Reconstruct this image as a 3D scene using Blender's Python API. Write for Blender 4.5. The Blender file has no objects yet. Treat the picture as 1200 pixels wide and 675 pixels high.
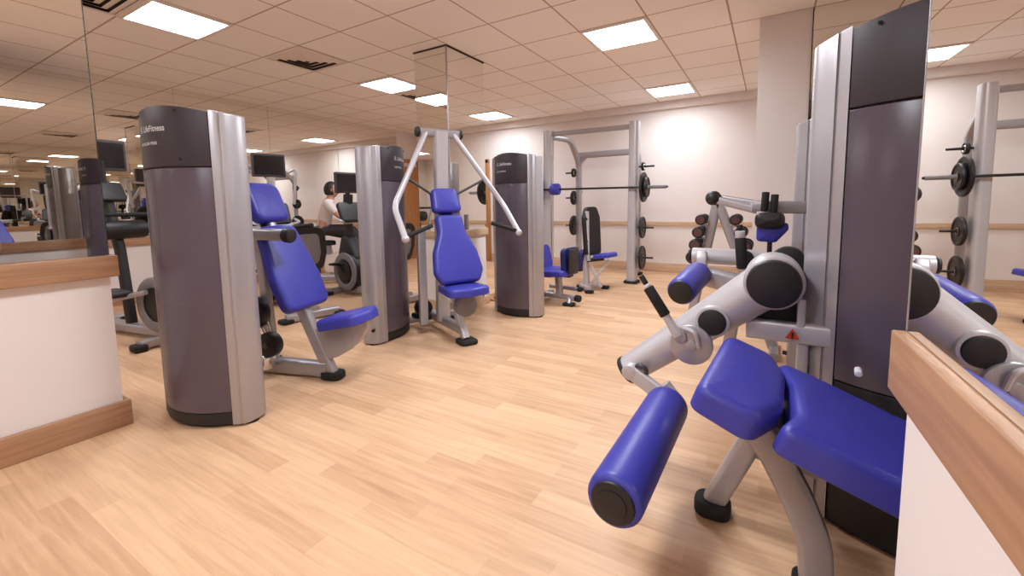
import bpy, bmesh, math, random
from mathutils import Vector, Matrix
random.seed(4)
SC = bpy.context.scene
COL = SC.collection
V = Vector
R = math.radians
CAM_H = 1.156
CEIL = 2.743

# ------------------------------------------------------------------ materials
def _mat(name):
    m = bpy.data.materials.new(name); m.use_nodes = True
    nt = m.node_tree
    return m, nt, nt.nodes, nt.links, nt.nodes['Principled BSDF']

def lin(c):
    f = lambda u: u/12.92 if u <= .04045 else ((u+.055)/1.055)**2.4
    return (f(c[0]/255), f(c[1]/255), f(c[2]/255), 1)

def plain(name, rgb, rough=.5, metal=0., spec=.5, noise=.06, scale=14., bump=0., coat=0.):
    m, nt, N, L, b = _mat(name)
    b.inputs['Roughness'].default_value = rough
    b.inputs['Metallic'].default_value = metal
    b.inputs['Specular IOR Level'].default_value = spec
    b.inputs['Coat Weight'].default_value = coat
    tc = N.new('ShaderNodeTexCoord'); nz = N.new('ShaderNodeTexNoise')
    nz.inputs['Scale'].default_value = scale; nz.inputs['Detail'].default_value = 4
    L.new(tc.outputs['Object'], nz.inputs['Vector'])
    mx = N.new('ShaderNodeMix'); mx.data_type = 'RGBA'
    c = lin(rgb)
    mx.inputs[6].default_value = tuple(min(1, u*(1-noise)) for u in c[:3])+(1,)
    mx.inputs[7].default_value = tuple(min(1, u*(1+noise)) for u in c[:3])+(1,)
    L.new(nz.outputs['Fac'], mx.inputs[0]); L.new(mx.outputs[2], b.inputs['Base Color'])
    if bump:
        bp = N.new('ShaderNodeBump'); bp.inputs['Strength'].default_value = bump
        bp.inputs['Distance'].default_value = .002
        n2 = N.new('ShaderNodeTexNoise'); n2.inputs['Scale'].default_value = 180
        L.new(tc.outputs['Object'], n2.inputs['Vector'])
        L.new(n2.outputs['Fac'], bp.inputs['Height']); L.new(bp.outputs['Normal'], b.inputs['Normal'])
    return m

def wood(name, rgb1, rgb2, axis, rough=.45):
    m, nt, N, L, b = _mat(name)
    b.inputs['Roughness'].default_value = rough
    g = N.new('ShaderNodeNewGeometry'); mp = N.new('ShaderNodeMapping')
    sc = [22, 22, 22]; sc[axis] = 1.1
    mp.inputs['Scale'].default_value = sc
    L.new(g.outputs['Position'], mp.inputs['Vector'])
    nz = N.new('ShaderNodeTexNoise'); nz.inputs['Scale'].default_value = 2.2; nz.inputs['Detail'].default_value = 6
    nz.inputs['Distortion'].default_value = .6
    L.new(mp.outputs['Vector'], nz.inputs['Vector'])
    cr = N.new('ShaderNodeValToRGB')
    cr.color_ramp.elements[0].position = .3; cr.color_ramp.elements[0].color = lin(rgb1)
    cr.color_ramp.elements[1].position = .7; cr.color_ramp.elements[1].color = lin(rgb2)
    L.new(nz.outputs['Fac'], cr.inputs['Fac']); L.new(cr.outputs['Color'], b.inputs['Base Color'])
    return m

def floor_mat():
    m, nt, N, L, b = _mat('beech_floor')
    g = N.new('ShaderNodeNewGeometry')
    br = N.new('ShaderNodeTexBrick'); br.offset = .37; br.offset_frequency = 2
    br.inputs['Scale'].default_value = 1
    br.inputs['Brick Width'].default_value = .55; br.inputs['Row Height'].default_value = .098
    br.inputs['Mortar Size'].default_value = .0008; br.inputs['Mortar Smooth'].default_value = .3
    br.inputs['Color1'].default_value = (0, 0, 0, 1); br.inputs['Color2'].default_value = (1, 1, 1, 1)
    br.inputs['Mortar'].default_value = (.25, .25, .25, 1)
    L.new(g.outputs['Position'], br.inputs['Vector'])
    mp = N.new('ShaderNodeMapping'); mp.inputs['Scale'].default_value = (1.6, 26, 1)
    L.new(g.outputs['Position'], mp.inputs['Vector'])
    nz = N.new('ShaderNodeTexNoise'); nz.inputs['Scale'].default_value = 1.5; nz.inputs['Detail'].default_value = 6
    nz.inputs['Distortion'].default_value = .8
    L.new(mp.outputs['Vector'], nz.inputs['Vector'])
    a = N.new('ShaderNodeMath'); a.operation = 'MULTIPLY_ADD'; a.inputs[1].default_value = .42
    L.new(br.outputs['Color'], a.inputs[0]); L.new(nz.outputs['Fac'], a.inputs[2])
    cr = N.new('ShaderNodeValToRGB')
    e = cr.color_ramp.elements
    e[0].position = .3; e[0].color = lin((186, 144, 110))
    e[1].position = 1.0; e[1].color = lin((219, 181, 144))
    L.new(a.outputs[0], cr.inputs['Fac']); L.new(cr.outputs['Color'], b.inputs['Base Color'])
    b.inputs['Roughness'].default_value = .42
    b.inputs['Specular IOR Level'].default_value = .35
    return m

def ceiling_mat(x0, px, y0, py):
    m, nt, N, L, b = _mat('ceiling_tile')
    g = N.new('ShaderNodeNewGeometry'); sp = N.new('ShaderNodeSeparateXYZ')
    L.new(g.outputs['Position'], sp.inputs[0])
    outs = []
    for ax, o, p in (('X', x0, px), ('Y', y0, py)):
        s = N.new('ShaderNodeMath'); s.operation = 'SUBTRACT'; s.inputs[1].default_value = o
        L.new(sp.outputs[ax], s.inputs[0])
        d = N.new('ShaderNodeMath'); d.operation = 'DIVIDE'; d.inputs[1].default_value = p
        L.new(s.outputs[0], d.inputs[0])
        f = N.new('ShaderNodeMath'); f.operation = 'PINGPONG'; f.inputs[1].default_value = .5
        L.new(d.outputs[0], f.inputs[0])
        outs.append(f)
    mn = N.new('ShaderNodeMath'); mn.operation = 'MINIMUM'
    L.new(outs[0].outputs[0], mn.inputs[0]); L.new(outs[1].outputs[0], mn.inputs[1])
    lt = N.new('ShaderNodeMath'); lt.operation = 'LESS_THAN'; lt.inputs[1].default_value = .012
    L.new(mn.outputs[0], lt.inputs[0])
    nz = N.new('ShaderNodeTexNoise'); nz.inputs['Scale'].default_value = 60; nz.inputs['Detail'].default_value = 3
    L.new(g.outputs['Position'], nz.inputs['Vector'])
    t = N.new('ShaderNodeMix'); t.data_type = 'RGBA'
    t.inputs[6].default_value = lin((246, 240, 235)); t.inputs[7].default_value = lin((249, 244, 239))
    L.new(nz.outputs['Fac'], t.inputs[0])
    mx = N.new('ShaderNodeMix'); mx.data_type = 'RGBA'
    mx.inputs[7].default_value = lin((186, 162, 146))
    L.new(t.outputs[2], mx.inputs[6]); L.new(lt.outputs[0], mx.inputs[0])
    L.new(mx.outputs[2], b.inputs['Base Color'])
    b.inputs['Roughness'].default_value = .95; b.inputs['Specular IOR Level'].default_value = .1
    return m

def mirror_mat():
    m, nt, N, L, b = _mat('mirror_glass')
    nz = N.new('ShaderNodeTexNoise'); nz.inputs['Scale'].default_value = 1.2
    cr = N.new('ShaderNodeValToRGB')
    cr.color_ramp.elements[0].color = (.86, .845, .80, 1); cr.color_ramp.elements[1].color = (.88, .865, .82, 1)
    L.new(nz.outputs['Fac'], cr.inputs['Fac']); L.new(cr.outputs['Color'], b.inputs['Base Color'])
    b.inputs['Metallic'].default_value = 1; b.inputs['Roughness'].default_value = .0
    return m

def emit_mat(name, rgb, strength):
    m, nt, N, L, b = _mat(name)
    b.inputs['Base Color'].default_value = (.8, .8, .8, 1)
    b.inputs['Emission Color'].default_value = tuple(rgb)+(1,)
    b.inputs['Emission Strength'].default_value = strength
    return m

M = dict(
    wall=plain('wall_paint', (228, 220, 217), .8, spec=.2, noise=.015, scale=3),
    floor=floor_mat(),
    oak=wood('oak_trim', (158, 116, 86), (184, 143, 110), 1),
    oakx=wood('oak_trim_cross', (186, 154, 124), (210, 180, 150), 0),
    oakz=wood('oak_upright', (160, 104, 58), (188, 132, 82), 2),
    mirror=mirror_mat(),
    glass_edge=plain('mirror_edge', (48, 52, 44), .3),
    seam=plain('mirror_seam', (150, 135, 115), .4),
    silver=plain('silver_paint', (170, 166, 170), .33, metal=.45, spec=.5, noise=.03, scale=30),
    silver_light=plain('pale_silver_paint', (190, 186, 190), .35, metal=.25, noise=.03, scale=30),
    chrome=plain('chrome', (215, 212, 210), .15, metal=1., noise=.02),
    header=plain('dark_header', (54, 46, 54), .42, noise=.04),
    black=plain('black_plastic', (26, 23, 25), .5, noise=.1),
    rubber=plain('black_rubber', (20, 18, 19), .75, noise=.12, bump=.2),
    iron=plain('black_iron', (34, 31, 32), .45, metal=.3, noise=.1),
    blue=plain('blue_vinyl', (57, 58, 158), .40, spec=.45, noise=.05, scale=10, bump=.12),
    navy=plain('navy_vinyl', (30, 32, 92), .5, noise=.06, bump=.1),
    grey=plain('grey_plastic', (120, 115, 118), .5),
    dgrey=plain('dark_grey_plastic', (62, 58, 62), .5),
    cream=plain('cream_plastic', (222, 206, 194), .5, noise=.03),
    screen=plain('dark_screen', (24, 21, 24), .12, spec=.6, noise=.02),
    letter=plain('white_lettering', (222, 220, 226), .5, noise=.01),
    red=plain('red_print', (196, 60, 30), .5, noise=.02),
    brown=plain('dumbbell_face', (84, 52, 48), .45, noise=.05),
    skin=plain('skin', (190, 138, 112), .55, noise=.03),
    hair=plain('dark_hair', (40, 28, 24), .6),
    shirt=plain('white_cotton', (226, 214, 210), .85, noise=.03),
    trouser=plain('dark_cotton', (58, 52, 54), .9),
    shoe=plain('light_shoe', (150, 140, 134), .6),
    vent=plain('vent_enamel', (232, 220, 210), .6, noise=.02),
    vdark=plain('vent_shadow_gap', (60, 48, 44), .9),
    lampframe=plain('lamp_frame', (230, 220, 212), .5, noise=.01),
    lamp=emit_mat('lamp_diffuser', (.96, 1.0, 1.05), 2.6),
)
TX0, TPX, TY0, TPY = -.97, .613, 2.13, .597
def smoked(name, rgb, clear):
    m = plain(name, rgb, .22, spec=.6, noise=.04, scale=4)
    nt = m.node_tree; N, L = nt.nodes, nt.links
    out = N['Material Output']; t = N.new('ShaderNodeBsdfTransparent'); mx = N.new('ShaderNodeMixShader')
    t.inputs['Color'].default_value = (.82, .78, .82, 1)
    mx.inputs[0].default_value = clear
    L.new(N['Principled BSDF'].outputs[0], mx.inputs[1]); L.new(t.outputs[0], mx.inputs[2]); L.new(mx.outputs[0], out.inputs['Surface'])
    return m
M['shroud'] = smoked('smoked_shroud', (106, 95, 107), .33)
M['core'] = plain('stack_frame_grey', (150, 138, 146), .5)
M['ceiling'] = ceiling_mat(TX0, TPX, TY0, TPY)

# ------------------------------------------------------------------ geometry helpers
def frame(o, x, y=None, z=None):
    o = V(o); x = V(x).normalized()
    if z is not None:
        z = V(z); z = (z - x*z.dot(x)).normalized(); y = z.cross(x)
    else:
        y = V(y); y = (y - x*y.dot(x)).normalized(); z = x.cross(y)
    m = Matrix.Identity(4)
    for i in range(3):
        m[i][0], m[i][1], m[i][2], m[i][3] = x[i], y[i], z[i], o[i]
    return m

def fillet(pts, r, n=6):
    pts = [V(p) for p in pts]; out = [pts[0]]
    for i in range(1, len(pts)-1):
        a, b, c = pts[i-1], pts[i], pts[i+1]
        u = (a-b); w = (c-b); lu, lw = u.length, w.length; u.normalize(); w.normalize()
        ang = u.angle(w) if u.length and w.length else math.pi
        if ang > 3.08: out.append(b); continue
        t = min(r/math.tan(ang/2), .48*lu, .48*lw)
        p, q = b+u*t, b+w*t
        for k in range(n+1):
            s = k/n
            out.append(p*(1-s)**2 + b*2*s*(1-s) + q*s*s)
    out.append(pts[-1])
    return out

def rpoly(corners, r, n=5):
    """rounded 2-D polygon"""
    P = [V((c[0], c[1])) for c in corners]; out = []
    for i in range(len(P)):
        a, b, c = P[i-1], P[i], P[(i+1) % len(P)]
        rr = r[i] if isinstance(r, (list, tuple)) else r
        u = a-b; w = c-b; lu, lw = u.length, w.length; u.normalize(); w.normalize()
        ang = math.acos(max(-1, min(1, u.dot(w))))
        t = min(rr/max(.05, math.tan(ang/2)), .49*lu, .49*lw)
        p, q = b+u*t, b+w*t
        for k in range(n+1):
            s = k/n
            out.append(p*(1-s)**2 + b*2*s*(1-s) + q*s*s)
    return out

def rrect(w, h, r, n=4):
    return rpoly([(-w/2, -h/2), (w/2, -h/2), (w/2, h/2), (-w/2, h/2)], r, n)

def circ(r, n=20, ry=None):
    ry = r if ry is None else ry
    return [V((r*math.cos(2*math.pi*i/n), ry*math.sin(2*math.pi*i/n))) for i in range(n)]

def inset(P, d):
    n = len(P); out = []
    for i in range(n):
        a, b, c = P[i-1], P[i], P[(i+1) % n]
        e1 = (b-a); e2 = (c-b)
        if e1.length < 1e-9: e1 = e2
        if e2.length < 1e-9: e2 = e1
        e1 = e1.normalized(); e2 = e2.normalized()
        n1 = V((-e1.y, e1.x)); n2 = V((-e2.y, e2.x)); s = n1+n2
        s = s.normalized() if s.length > 1e-6 else n1
        k = max(.5, s.dot(n1))
        out.append(b + s*(d/k))
    return out

class G:
    def __init__(s): s.bm = bmesh.new()
    def loft(s, rings, cap=True, closed=False):
        vs = [[s.bm.verts.new(p) for p in r] for r in rings]
        n = len(vs[0]); K = len(vs)
        for i in range(K if closed else K-1):
            A, B = vs[i], vs[(i+1) % K]
            for j in range(n):
                try: s.bm.faces.new((A[j], A[(j+1) % n], B[(j+1) % n], B[j]))
                except ValueError: pass
        if cap and not closed:
            for r, rev in ((vs[0], True), (vs[-1], False)):
                try: s.bm.faces.new(list(reversed(r)) if rev else r)
                except ValueError: pass
        return s
    def sweep(s, pts, sec, up=None, taper=None):
        """sec: 2-D outline; swept along pts"""
        pts = [V(p) for p in pts]; T = []
        for i in range(len(pts)):
            a = pts[max(0, i-1)]; b = pts[min(len(pts)-1, i+1)]
            T.append((b-a).normalized())
        u = V(up) if up is not None else (V((0, 0, 1)) if abs(T[0].z) < .9 else V((0, 1, 0)))
        rings = []
        for i, p in enumerate(pts):
            t = T[i]; u = (u - t*u.dot(t))
            u = u.normalized() if u.length > 1e-6 else t.orthogonal().normalized()
            w = t.cross(u)
            k = taper[i] if taper else 1
            rings.append([p + w*(q.x*k) + u*(q.y*k) for q in sec])
        return s.loft(rings)
    def tube(s, pts, r, seg=14, taper=None):
        return s.sweep(pts, circ(r, seg), taper=taper)
    def rtube(s, pts, w, h, up=None, r=None, taper=None):
        return s.sweep(pts, rrect(w, h, r if r else min(w, h)*.28, 3), up, taper)
    def prism(s, P, z0, z1, m=None, bev=0.):
        m = m or Matrix.Identity(4)
        P = [V((p[0], p[1])) for p in P]
        area = sum(P[i-1].x*P[i].y - P[i].x*P[i-1].y for i in range(len(P)))
        if area < 0: P = P[::-1]
        lay = [(P, z0), (P, z1)]
        if bev:
            lay = []
            for k in range(4):
                a = math.pi/2*k/3; lay.append((inset(P, bev*(1-math.sin(a))), z0+bev*(1-math.cos(a))))
            for k in range(4):
                a = math.pi/2*(1-k/3); lay.append((inset(P, bev*(1-math.sin(a))), z1-bev*(1-math.cos(a))))
        return s.loft([[m @ V((p.x, p.y, z)) for p in q] for q, z in lay])
    def cyl(s, a, b, r, bev=.0, seg=24, r2=None):
        a, b = V(a), V(b); d = b-a
        m = frame(a, d.orthogonal(), z=None, y=d.cross(d.orthogonal())) if False else None
        t = d.normalized(); u = t.orthogonal().normalized(); w = t.cross(u)
        r2 = r if r2 is None else r2; H = d.length
        prof = [(0, r), (H, r2)] if not bev else [(0, r-bev), (bev*.3, r-bev*.3), (bev, r), (H-bev, r2), (H-bev*.3, r2-bev*.3), (H, r2-bev)]
        return s.loft([[a + t*z + u*(q*math.cos(2*math.pi*i/seg)) + w*(q*math.sin(2*math.pi*i/seg)) for i in range(seg)] for z, q in prof])
    def box(s, c, size, m=None, bev=.004):
        w, d, h = size
        b = min(bev, .45*min(size))
        mm = (m or Matrix.Identity(4)) @ Matrix.Translation(V(c))
        P = [V((-w/2, -d/2)), V((w/2, -d/2)), V((w/2, d/2)), V((-w/2, d/2))]
        if b: P = rpoly(P, b, 2)
        return s.prism(P, -h/2, h/2, mm, b)
    def ring(s, c, axis, R_, r, rz=None, seg=36, sseg=10):
        c = V(c); t = V(axis).normalized(); u = t.orthogonal().normalized(); w = t.cross(u)
        rz = rz or r; rings = []
        for i in range(seg):
            a = 2*math.pi*i/seg; d = u*math.cos(a)+w*math.sin(a)
            rings.append([c + d*(R_ + r*math.cos(2*math.pi*j/sseg)) + t*(rz*math.sin(2*math.pi*j/sseg)) for j in range(sseg)])
        return s.loft(rings, closed=True)
    def ball(s, c, r, sx=1, sy=1, sz=1, seg=16):
        rings = []
        for i in range(1, seg//2):
            a = math.pi*i/(seg//2)
            rings.append([V(c)+V((r*sx*math.sin(a)*math.cos(2*math.pi*j/seg), r*sy*math.sin(a)*math.sin(2*math.pi*j/seg), -r*sz*math.cos(a))) for j in range(seg)])
        return s.loft(rings)
    def pad(s, P, t, m, r=None, crown=.006):
        """upholstered cushion: outline P in local XY, thickness along +Z"""
        P = [V((p[0], p[1])) for p in P]
        area = sum(P[i-1].x*P[i].y - P[i].x*P[i-1].y for i in range(len(P)))
        if area < 0: P = P[::-1]
        r = r or t*.42; lay = [(inset(P, .006), 0), (P, .006)]
        K = 5
        for k in range(K+1):
            a = math.pi/2*k/K
            lay.append((inset(P, r*(1-math.cos(a))), t-r+r*math.sin(a)))
        q0 = lay[-1][0]; c = sum(q0, V((0, 0)))/len(q0)
        for k in (.94, .84, .7, .55, .4, .25, .1):
            lay.append(([c+(p-c)*k for p in q0], t+crown*(1-k*k)))
        rings = [[m @ V((p.x, p.y, z)) for p in q] for q, z in lay]
        s.loft(rings, cap=False)
        s.bm.verts.ensure_lookup_table(); n = len(P); tot = len(s.bm.verts)
        top = [s.bm.verts[tot-n+i] for i in range(n)]; bot = [s.bm.verts[tot-n*len(rings)+i] for i in range(n)]
        cv = s.bm.verts.new(m @ V((c.x, c.y, t+crown))); cb = s.bm.verts.new(m @ V((c.x, c.y, 0)))
        for i in range(n):
            s.bm.faces.new((top[i], top[(i+1) % n], cv)); s.bm.faces.new((bot[(i+1) % n], bot[i], cb))
        return s
    def build(s, name, mat, parent=None, angle=35):
        bmesh.ops.recalc_face_normals(s.bm, faces=s.bm.faces[:])
        me = bpy.data.meshes.new(name); s.bm.to_mesh(me); s.bm.free()
        for p in me.polygons: p.use_smooth = True
        me.set_sharp_from_angle(angle=R(angle))
        o = bpy.data.objects.new(name, me); COL.objects.link(o)
        me.materials.append(M[mat] if isinstance(mat, str) else mat)
        if parent is not None:
            inv = world_of(parent).inverted()
            me.transform(inv); o.parent = parent
        return o

def world_of(o):
    m = Matrix.Identity(4)
    while o is not None:
        m = o.matrix_basis @ m; o = o.parent
    return m

def thing(name, label, cat, loc, rz=0., group=None):
    o = bpy.data.objects.new(name, None); COL.objects.link(o)
    o.empty_display_size = .1
    o.location = loc; o.rotation_euler = (0, 0, rz)
    o['label'] = label; o['category'] = cat
    if group: o['group'] = group
    return o
def tag(o, label, cat, group=None):
    o['label'] = label; o['category'] = cat
    if group: o['group'] = group
    return o
def struct(o):
    o['kind'] = 'structure'; return o
def dup(root, loc, rz, label, group=None):
    r = root.copy(); COL.objects.link(r); r.location = loc; r.rotation_euler = (0, 0, rz)
    r['label'] = label
    if group: r['group'] = group
    for ch in list(root.children):
        c = ch.copy(); COL.objects.link(c); c.parent = r
        for g in list(ch.children):
            d = g.copy(); COL.objects.link(d); d.parent = c
    return r

def text_mesh(txt, size, fn):
    """flat lettering mesh whose points are placed by fn(u, v)"""
    cu = bpy.data.curves.new('t', 'FONT'); cu.body = txt; cu.size = size
    cu.align_x = 'LEFT'; cu.offset = size*.012
    ob = bpy.data.objects.new('t', cu); COL.objects.link(ob)
    dg = bpy.context.evaluated_depsgraph_get(); dg.update()
    me = bpy.data.meshes.new_from_object(ob.evaluated_get(dg))
    bpy.data.objects.remove(ob); bpy.data.curves.remove(cu)
    bm = bmesh.new(); bm.from_mesh(me); bpy.data.meshes.remove(me)
    for v in bm.verts: v.co = fn(v.co.x, v.co.y)
    return bm

# ------------------------------------------------------------------ camera
yaw, pit, rol = R(30.88164), R(5.58763), R(-.91501)
fwd = V((-math.sin(yaw)*math.cos(pit), math.cos(yaw)*math.cos(pit), -math.sin(pit)))
rt = V((math.cos(yaw), math.sin(yaw), 0)); up = rt.cross(fwd)
r2 = rt*math.cos(rol) + up*math.sin(rol); u2 = -rt*math.sin(rol) + up*math.cos(rol)
cam = bpy.data.cameras.new('camera'); co = bpy.data.objects.new('camera', cam); COL.objects.link(co)
mw = Matrix.Identity(4)
for i in range(3):
    mw[i][0], mw[i][1], mw[i][2] = r2[i], u2[i], -fwd[i]
mw[2][3] = CAM_H
co.matrix_world = mw
cam.sensor_width = 36; cam.lens = 505.507/1200*36; cam.shift_y = -48.58/1200
cam.clip_start = .02; cam.clip_end = 100
SC.camera = co

# ------------------------------------------------------------------ room shell
XL, XP, YB, YF = -6.8, -2.97, 7.38, -4.6
XA = 1.15
def sbox(name, lo, hi, mat, bev=0.):
    g = G(); lo, hi = V(lo), V(hi)
    g.box((lo+hi)/2, hi-lo, None, bev)
    return struct(g.build(name, mat))
sbox('floor', (XL-.3, YF-.2, -.1), (XA+.3, YB+.3, 0), 'floor')
sbox('ceiling', (XL-.3, YF-.2, CEIL), (XA+.3, YB+.3, CEIL+.1), 'ceiling')
sbox('wall_back', (XL-.2, YB, 0), (XA+.2, YB+.15, CEIL), 'wall')
sbox('wall_front', (XL-.2, YF-.15, 0), (XA+.2, YF, CEIL), 'wall')
sbox('wall_left', (XL-.15, YF, 0), (XL, YB, CEIL), 'wall')
sbox('wall_right', (XA, YF, 0), (XA+.15, YB, CEIL), 'wall')
# ceiling edge bulkhead and dado rails, skirtings on the back wall
sbox('trim_1', (-6.8, YB-.09, CEIL-.115), (-.1, YB, CEIL), 'wall', .004)
sbox('trim_2', (-6.8, YB-.025, .765), (-.1, YB, .835), 'oakx', .004)
sbox('baseboard_back', (-6.8, YB-.02, 0), (-.1, YB, .15), 'oakx', .004)
# far left mirror wall
sbox('trim_3', (XL, -1.5, .72), (XL+.03, 6.7, .83), 'oak', .004)
sbox('baseboard_left', (XL, -1.5, 0), (XL+.02, 6.7, .14), 'oak', .004)
def mirror_sheet(name, lo, hi, label):
    g = G(); lo, hi = V(lo), V(hi); g.box((lo+hi)/2, hi-lo, None, 0)
    o = g.build(name, 'mirror'); tag(o, label, 'mirror'); return o
ys = [-1.5, .24, 1.49, 2.74, 3.99, 5.24, 6.70]
names = ['mirror panel of the far left wall, behind the doorway pier', 'mirror panel on the far left wall, seen just past the white pier end',
         'mirror panel on the far left wall behind the cross trainer', 'mirror panel on the far left wall behind the recumbent bike with the lone screen',
         'mirror panel on the far left wall behind the seated person', 'mirror panel on the far left wall ending at the wooden door']
for i in range(6):
    mirror_sheet('wall_mirror', (XL+.001, ys[i]+.003, .832), (XL+.008, ys[i+1]-.003, CEIL-.002), names[i])
# near left pier
sbox('wall_left_pier', (-3.2, YF, 0), (XP, .84, CEIL), 'wall')
g = G(); g.box((XP+.018, (.87+YF)/2, .869), (.05, .87-YF, .11), None, .005); g.box((-3.08, .855, .869), (.24, .035, .11), None, .005)
struct(g.build('trim_4', 'oak'))
g = G(); g.box((XP+.014, (.868+YF)/2, .068), (.028, .868-YF, .136), None, .005); g.box((-3.085, .854, .068), (.23, .028, .136), None, .005)
struct(g.build('baseboard_left_pier', 'oak'))
m_ = mirror_sheet('wall_mirror', (XP+.001, YF+.1, .926), (XP+.008, .842, CEIL-.002), 'mirror above the white pier on the left, reflecting a weight tower')
g = G(); g.box((XP+.0045, .8435, (CEIL+.926)/2), (.011, .004, CEIL-.93), None, 0); g.build('mirror_edge', 'glass_edge', m_)
# near right wall (slightly off the grid), with rail and mirror
YE = .978
def rw(y, off=0): return .2203 + .025*(.975-y) + off
def slab(name, mat, ye, off, z0, z1, wrap=True):
    g = G()
    P = [V((rw(ye, off), ye)), V((rw(YF, off), YF)), V((rw(YF), YF)), V((rw(YE), YE))]
    if wrap: P += [V((rw(YE)+.10, YE)), V((rw(YE)+.10, ye))]
    g.prism(P, z0, z1, None, .004); return struct(g.build(name, mat))
g = G(); P = [V((rw(YE), YE)), V((rw(YF), YF)), V((rw(YF)+.10, YF)), V((rw(YE)+.10, YE))]
g.prism(P, 0, CEIL); struct(g.build('wall_right_pier', 'wall'))
slab('trim_5', 'oak', .99, -.026, .815, .924)
slab('baseboard_right_pier', 'oak', .99, -.018, 0, .13)
g = G(); P = [V((rw(.984, -.007), .984)), V((rw(YF, -.007), YF)), V((rw(YF, -.001), YF)), V((rw(.984, -.001), .984))]
g.prism(P, .926, CEIL-.002); m_ = g.build('wall_mirror', 'mirror'); tag(m_, 'mirror above the oak rail at right, beside the big leg machine', 'mirror')
g = G(); P = [V((rw(.987, -.008), .987)), V((rw(.984, -.008), .984)), V((rw(.984), .984)), V((rw(.987), .987))]
g.prism(P, .926, CEIL-.002); g.build('mirror_edge', 'silver', m_)
# alcove on the right: white pier at its far end
sbox('wall_column', (-.135, 4.53, 0), (XA, 4.95, CEIL), 'wall')
sbox('baseboard_column', (-.15, 4.512, 0), (.25, 4.53, .13), 'oakx', .003)
m_ = mirror_sheet('wall_mirror', (.256, 4.52, .93), (XA, 4.529, CEIL-.002), 'narrow mirror beside the white column, above the big weight tower')
g = G(); g.box((.252, 4.522, (CEIL+.93)/2), (.008, .014, CEIL-.94), None, 0); g.build('mirror_edge', 'glass_edge', m_)
sbox('trim_6', (XA-.03, .98, .72), (XA, 4.53, .83), 'oak', .004)
mirror_sheet('wall_mirror', (XA-.009, 1.0, .832), (XA-.001, 4.52, CEIL-.002), 'mirror in the alcove behind the big leg machine')
# mirrored square column in the room
cx0, cx1, cy0, cy1 = -3.25, -2.82, 3.5, 4.15
sbox('pillar', (cx0+.01, cy0+.01, 0), (cx1-.01, cy1-.01, CEIL), 'wall')
g = G(); g.box(((cx0+cx1)/2, (cy0+cy1)/2, .85), (cx1-cx0+.03, cy1-cy0+.03, .075), None, .004); struct(g.build('trim_7', 'oakx'))
g = G(); g.box(((cx0+cx1)/2, (cy0+cy1)/2, .07), (cx1-cx0+.03, cy1-cy0+.03, .14), None, .004); struct(g.build('baseboard_pillar', 'oakx'))
mz0, mz1 = .888, CEIL-.004
def mface(lo, hi, label):
    o = mirror_sheet('column_mirror', lo, hi, label); return o
a_ = mface((cx0+.004, cy0, mz0), (cx1-.004, cy0+.008, mz1), 'narrow mirror face of the square column, left of its corner')
b_ = mface((cx1-.008, cy0+.004, mz0), (cx1, cy1-.004, mz1), 'wider mirror face of the square column, right of its corner')
mface((cx0, cy0+.004, mz0), (cx0+.008, cy1-.004, mz1), 'mirror face on the far side of the square column')
g = G(); g.box((cx1-.003, cy0+.003, (mz0+mz1)/2), (.014, .014, mz1-mz0), None, .003); g.build('corner_strip', 'silver', b_)
g = G(); g.box(((cx0+cx1)/2, cy0-.002, CEIL-.006), (cx1-cx0+.01, .012, .012), None, 0); g.build('top_strip', 'vdark', a_)
g = G(); g.box((cx1+.002, (cy0+cy1)/2, CEIL-.006), (.012, cy1-cy0+.01, .012), None, 0); g.build('top_strip', 'vdark', b_)
# wooden door in the far corner of the left wall, and the door on the back wall
def door(name, y0, y1):
    g = G(); g.box((XL+.02, (y0+y1)/2, 1.0), (.04, y1-y0-.14, 2.0), None, .003)
    d = struct(g.build(name, 'oakz'))
    g = G()
    for y in (y0+.035, y1-.035): g.box((XL+.03, y, 1.045), (.06, .07, 2.09), None, .004)
    g.box((XL+.03, (y0+y1)/2, 2.12), (.06, y1-y0, .07), None, .004)
    g.build('door_frame', 'oakz', d)
    g = G(); g.tube(fillet([(XL+.04, y0+.13, 1.0), (XL+.09, y0+.13, 1.0), (XL+.09, y0+.24, 1.0)], .02), .009, 10); g.build('door_handle', 'chrome', d)
door('door_1', 6.71, 7.36)
def door_back(x0, x1):
    g = G(); g.box(((x0+x1)/2, YB-.02, 1.0), (x1-x0-.16, .04, 2.0), None, .003)
    d = struct(g.build('door_2', 'oakz'))
    g = G()
    for x in (x0+.05, x1-.05): g.box((x, YB-.05, 1.03), (.10, .07, 2.06), None, .004)
    g.box(((x0+x1)/2, YB-.05, 2.03), (x1-x0, .07, .08), None, .004)
    g.build('door_frame', 'oakz', d)
    g = G(); g.tube(fillet([(x0+.2, YB-.04, 1.0), (x0+.2, YB-.09, 1.0), (x0+.31, YB-.09, 1.0)], .02), .009, 10); g.build('door_handle', 'chrome', d)
door_back(-5.98, -4.9)

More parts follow.
